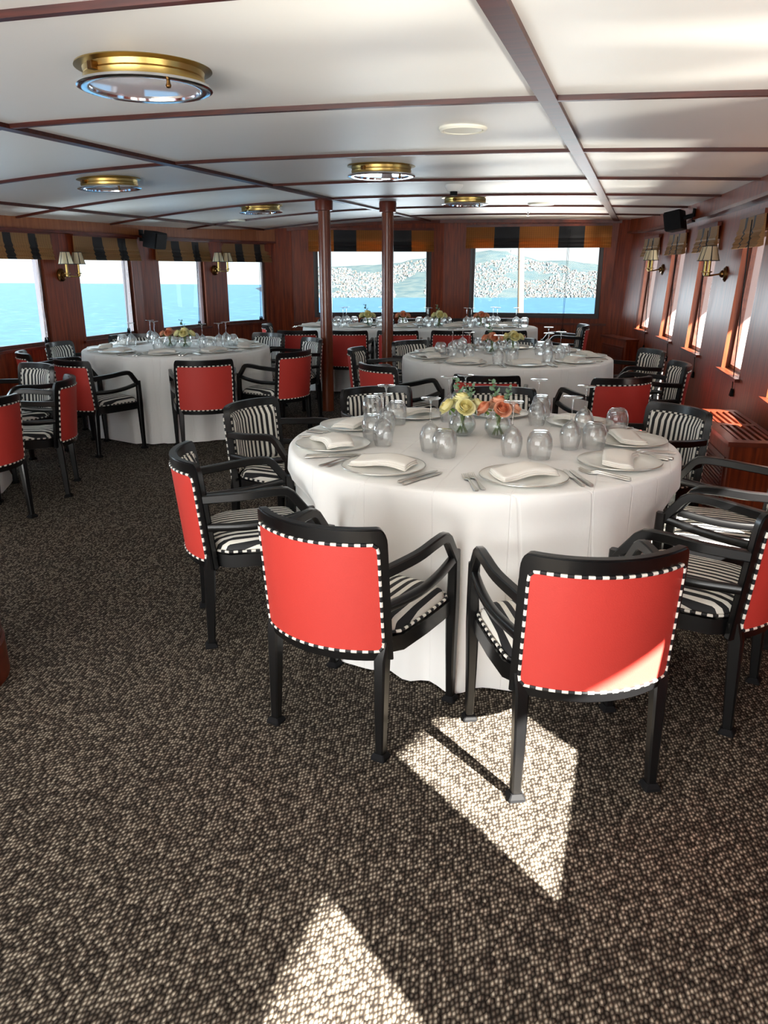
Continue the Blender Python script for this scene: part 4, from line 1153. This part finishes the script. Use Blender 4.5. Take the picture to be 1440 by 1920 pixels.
for kind, lst in (('wine_glass', [(637, .33), (648, .42), (705, .40), (713, .34), (781, .42), (793, .33), (862, .40), (880, .33), (941, .42), (949, .36), (958, .44)]),
                  ('tumbler', [(627, .38), (657, .36), (698, .33), (722, .42), (770, .36), (804, .38), (849, .36), (891, .36), (928, .38), (970, .40)])):
    for px, t in lst:
        q = ft(s_at(px), t); inst(kind, mk_wine if kind == 'wine_glass' else mk_tumbler, (q.x, q.y, ZT + .0015), 0, T5)

# ------------------------------------------------------------------ vases of roses
def mk_vase():
    t = thing('globe_vase', None, 'vase')
    bm = bmesh.new(); lathe(bm, [(0, .002), (.028, .002), (.046, .012), (.060, .035), (.062, .055), (.054, .082), (.040, .098), (.041, .104), (.0385, .104), (.0375, .098), (.0515, .081), (.0595, .055), (.0575, .035), (.044, .0145), (0, .008)], 32); link('bowl', bm, M_GLASS, t, True)
    bm = bmesh.new(); lathe(bm, [(0, .009), (.043, .016), (.0565, .035), (.058, .05), (0, .05)], 28); link('water', bm, M_WATERV, t, 30)
    return t
def petal(bm, a0, w, R, h, curl, tilt, mi=0):
    nu, nv = 4, 4; g = []
    for i in range(nu + 1):
        u = i / nu * 2 - 1; col = []
        for j in range(nv + 1):
            v = j / nv; hw = w * (math.sin(min(1, v * 1.25 + .12) * PI * .5)); a = a0 + u * hw
            r = R * (.25 + .75 * math.sin(v * PI / 2) ** .8) + curl * v ** 3 - .15 * R * v * v * tilt
            z = h * v - .10 * h * v * u * u - curl * .5 * v ** 6
            col.append(bm.verts.new((r * math.cos(a), r * math.sin(a), z)))
        g.append(col)
    for i in range(nu):
        for j in range(nv): bm.faces.new((g[i][j], g[i + 1][j], g[i + 1][j + 1], g[i][j + 1]))
def mk_rose(mat, seed):
    rnd = random.Random(seed); t = thing('rose', None, 'rose')
    bm = bmesh.new()
    # heart: a rolled spiral of petals
    turns, n = 3.4, 58; prev = None
    for k in range(n + 1):
        q = k / n; a = q * turns * 2 * PI; r = .003 + .018 * q ** .9; zt = .039 - .007 * q + .0022 * math.sin(a * 1.9)
        c_, s_ = math.cos(a), math.sin(a)
        row = [bm.verts.new((c_ * r * m_, s_ * r * m_, z)) for m_, z in ((.55, .004), (1.0, .018), (1.06, zt - .004), (.96 + .16 * q, zt))]
        if prev:
            for jx in range(3):
                f = bm.faces.new((prev[jx], row[jx], row[jx + 1], prev[jx + 1])); f.material_index = 1
        prev = row
    for li, (n, R, h, w, curl) in enumerate(((4, .024, .037, 1.05, .002), (5, .028, .034, .95, .004), (5, .032, .028, .9, .007), (5, .034, .020, .8, .009))):
        a = rnd.uniform(0, 6); n0 = len(bm.faces)
        for k in range(n): petal(bm, a + 2 * PI * k / n + rnd.uniform(-.2, .2), w, R * rnd.uniform(.93, 1.05), h * rnd.uniform(.9, 1.06), curl * rnd.uniform(.6, 1.3), .6)
        bm.faces.ensure_lookup_table()
        for f in bm.faces[n0:]: f.material_index = 1 if li < 1 else 0
    link('bloom', bm, mat, t, True)
    bm = bmesh.new()
    for k in range(5):
        petal(bm, k * 1.256, .35, .016, -.012, .004, 0)
    sweep(bm, [(0, 0, .004), (0, 0, -.012), (.001, 0, -.02)], circ(.0024, 6), Vector((0, 1, 0))); link('stem', bm, M_STEM, t, True)
    return t
def mk_sprig(seed):
    rnd = random.Random(seed); t = thing('eucalyptus_sprig', None, 'leaf sprig')
    bm = bmesh.new(); sweep(bm, [(0, 0, -.03), (0, 0, 0), (.004, 0, .05), (.01, 0, .085)], circ(.0014, 5), Vector((0, 1, 0))); st = link('stem', bm, M_STEM, t)
    bm = bmesh.new()
    for k in range(7):
        z = .005 + .013 * k; a = k * 2.4 + rnd.uniform(-.3, .3); r = .017 - .0012 * k
        M = Matrix.Translation((.004 * z / .05, 0, z)) @ Matrix.Rotation(a, 4, 'Z') @ Matrix.Rotation(-.6, 4, 'Y') @ Matrix.Translation((r * .9, 0, 0))
        vs = [M @ Vector((r * math.cos(q) * 1.0, r * .8 * math.sin(q), .003 * math.cos(2 * q))) for q in [2 * PI * i / 10 for i in range(10)]]
        top_ = [bm.verts.new(v) for v in vs]; bot = [bm.verts.new(v - Vector((0, 0, .0008))) for v in vs]
        bm.faces.new(top_); bm.faces.new(bot[::-1])
        for i in range(10): bm.faces.new((top_[i], bot[i], bot[(i + 1) % 10], top_[(i + 1) % 10]))
    link('leaves', bm, M_LEAF, t)
    return t
RP = {}
def bouquet(p, kind, table, where, n=5, scale=1.0, sprigs=2):
    v = inst('globe_vase', mk_vase, (p.x, p.y, ZT + .0015), 0, table, (kind, where))
    rnd = random.Random(int(p.x * 997 + p.y * 131))
    base = Vector((p.x, p.y, ZT + .112 + TABZ[table])); out_ = []
    spots = [(0, 0, .036)] + [(.056 * math.cos(a), .056 * math.sin(a), .010 + .008 * (k % 2)) for k, a in enumerate([2 * PI * k / (n - 1) + .4 for k in range(n - 1)])]
    for k, (x, y, z) in enumerate(spots):
        if kind not in RP: RP[kind] = o = mk_rose([M_CREAMR, M_CREAMI] if kind == 'cream' else [M_PEACHR, M_PEACHI], 5 if kind == 'cream' else 9)
        else: o = dup(RP[kind], (0, 0, 0))
        o.location = base + Vector((x, y, z)); ln = Vector((x, y, .05)).normalized()
        q = Vector((0, 0, 1)).rotation_difference(Vector((x * 9, y * 9, .5)).normalized()); eu = (q @ Matrix.Rotation(rnd.uniform(0, 6), 3, 'Z').to_quaternion()).to_euler()
        o.rotation_euler = eu; sc = (1.0 if kind == 'cream' else .9) * scale * rnd.uniform(.93, 1.08); o.scale = (sc, sc, sc)
        out_.append(o)
    # stems standing in the water
    bm = bmesh.new()
    for k in range(9):
        a = k * 2.4; sweep(bm, [(.014 * math.cos(a), .014 * math.sin(a), .106), (.006 * math.cos(a + 1), .006 * math.sin(a + 1), .06), (.024 * math.cos(a + 2.4), .024 * math.sin(a + 2.4), .012)], circ(.0024, 6), Vector((0, 1, 0)))
    o = link('flower_stems', bm, M_STEM, None, True, (p.x, p.y, ZT + .0015 + TABZ[table]))
    tag(o, 'cut green stems in the %s rose vase %s' % (kind, where), 'stems')
    REGR.append((kind, table, where, out_))
    for k in range(sprigs):
        if 'sprig' not in RP: RP['sprig'] = s_ = mk_sprig(4)
        else: s_ = dup(RP['sprig'], (0, 0, 0))
        a = (2.0, -.4, 1.1)[k]; s_.location = base + Vector((.03 * math.cos(a), .03 * math.sin(a), .05)); s_.rotation_euler = (-.35 * math.sin(a), .35 * math.cos(a), a)
        s_['label'] = '%s grey green leaf sprig among the %s roses, %s' % (('taller', 'shorter', 'smallest')[k], kind, where); s_['group'] = 'leaf sprigs in the vases'
        sz = (1.15, .9, .8)[k]; s_.scale = (sz,) * 3
REGR = []
bouquet(at(866, 816, ZT), 'cream', T1, 'on the nearest round table', 5, 1.15, 3)
bouquet(at(933, 820, ZT), 'peach', T1, 'on the nearest round table', 5, 1.1, 2)
bouquet(at(922, 663, ZT), 'peach', T2, 'on the middle round table', 5, 1.1, 1)
bouquet(at(961, 660, ZT), 'cream', T2, 'on the middle round table', 5, 1.1, 0)
bouquet(at(320, 652, ZT), 'peach', T3, 'on the left round table', 5, 1.05, 0)
bouquet(at(348, 653, ZT), 'cream', T3, 'on the left round table', 5, 1.05, 1)
for px, kind, w in ((686, 'cream', 'between the pillars on the long table'), (754, 'peach', 'right of the farther pillar, long table'), (824, 'cream', 'in the middle of the long table'), (905, 'peach', 'toward the right end of the long table')):
    q = ft(s_at(px), .30); bouquet(Vector((q.x, q.y, 0)), kind, T5, w, 5, 1.15, 1 if kind == 'cream' else 0)

# every glass stands clear of plates, vases and its neighbours
CEN = {T1: C1, T2: C2, T3: C3, T5: C5}
for tb in (T1, T2, T3, T5):
    gl = [r[0] for r in REG if r[2] == tb and r[1] in ('wine_glass', 'tumbler')]
    fix = [(r[0].location.xy.copy(), .166 if r[1] == 'charger_plate' else .088) for r in REG if r[2] == tb and r[1] in ('charger_plate', 'globe_vase')]
    rad = {o: (.0465 if o.name.startswith('wine') else .0535) for o in gl}
    pos = {o: o.location.xy.copy() for o in gl}
    for it in range(80):
        for a in gl:
            for q, r in fix:
                d = pos[a] - q; m = r + rad[a] + .002
                if d.length < m: pos[a] = pos[a] + d.normalized() * (m - d.length) * .6
            for b in gl:
                if a is b: continue
                d = pos[a] - pos[b]; m = rad[a] + rad[b] + .002
                if d.length < m:
                    d = d.normalized() if d.length > 1e-6 else Vector((1, 0)); k = (m - (pos[a] - pos[b]).length) * .35
                    pos[a] = pos[a] + d * k; pos[b] = pos[b] - d * k
    for o in gl: o.location.x, o.location.y = pos[o]
    for k, r in enumerate(REG):
        if r[0] in pos: REG[k] = (r[0], r[1], r[2], px_of(r[0].location), r[4])
# ------------------------------------------------------------------ labels that single things out
for kind, table, where, roses in REGR:
    rs = sorted(roses, key=lambda o: px_of(o.location))
    for i, o in enumerate(rs):
        o['label'] = '%s rose, %s from left in its vase %s' % (kind, ORD[i + 1], where); o['group'] = '%s roses in vases' % kind
names = {}
cnt = {}
for kind, base, grp in (('charger_plate', 'silver rimmed white plate, %s from left on the %s', 'rimmed plates'), ('wine_glass', 'upturned stemmed wine glass, %s from left on the %s', 'upturned wine glasses'), ('tumbler', 'upturned stemless tumbler, %s from left on the %s', 'upturned tumblers')):
    for tb in (T1, T2, T3, T5):
        L_ = sorted([r for r in REG if r[1] == kind and r[2] == tb], key=lambda r: r[3])
        for i, r in enumerate(L_):
            r[0]['label'] = base % (ORD[i + 1], tb); r[0]['group'] = '%s on the %s' % (grp, tb); names[r[0].name] = ORD[i + 1]
for o, kind, tb, x, ex in REG:
    if kind == 'napkin': o['label'] = 'folded white napkin on the %s plate from left, %s' % (names[ex.name], tb); o['group'] = 'napkins on the ' + tb
    elif kind in ('fork', 'knife'):
        o['label'] = '%s silver %s beside the %s plate from left, %s' % (ex[1], kind, names[ex[0].name], tb); o['group'] = '%s on the %s' % ('forks' if kind == 'fork' else 'knives', tb)
    elif kind == 'globe_vase': o['label'] = 'clear globe vase holding %s roses, %s' % ex; o['group'] = 'globe vases'
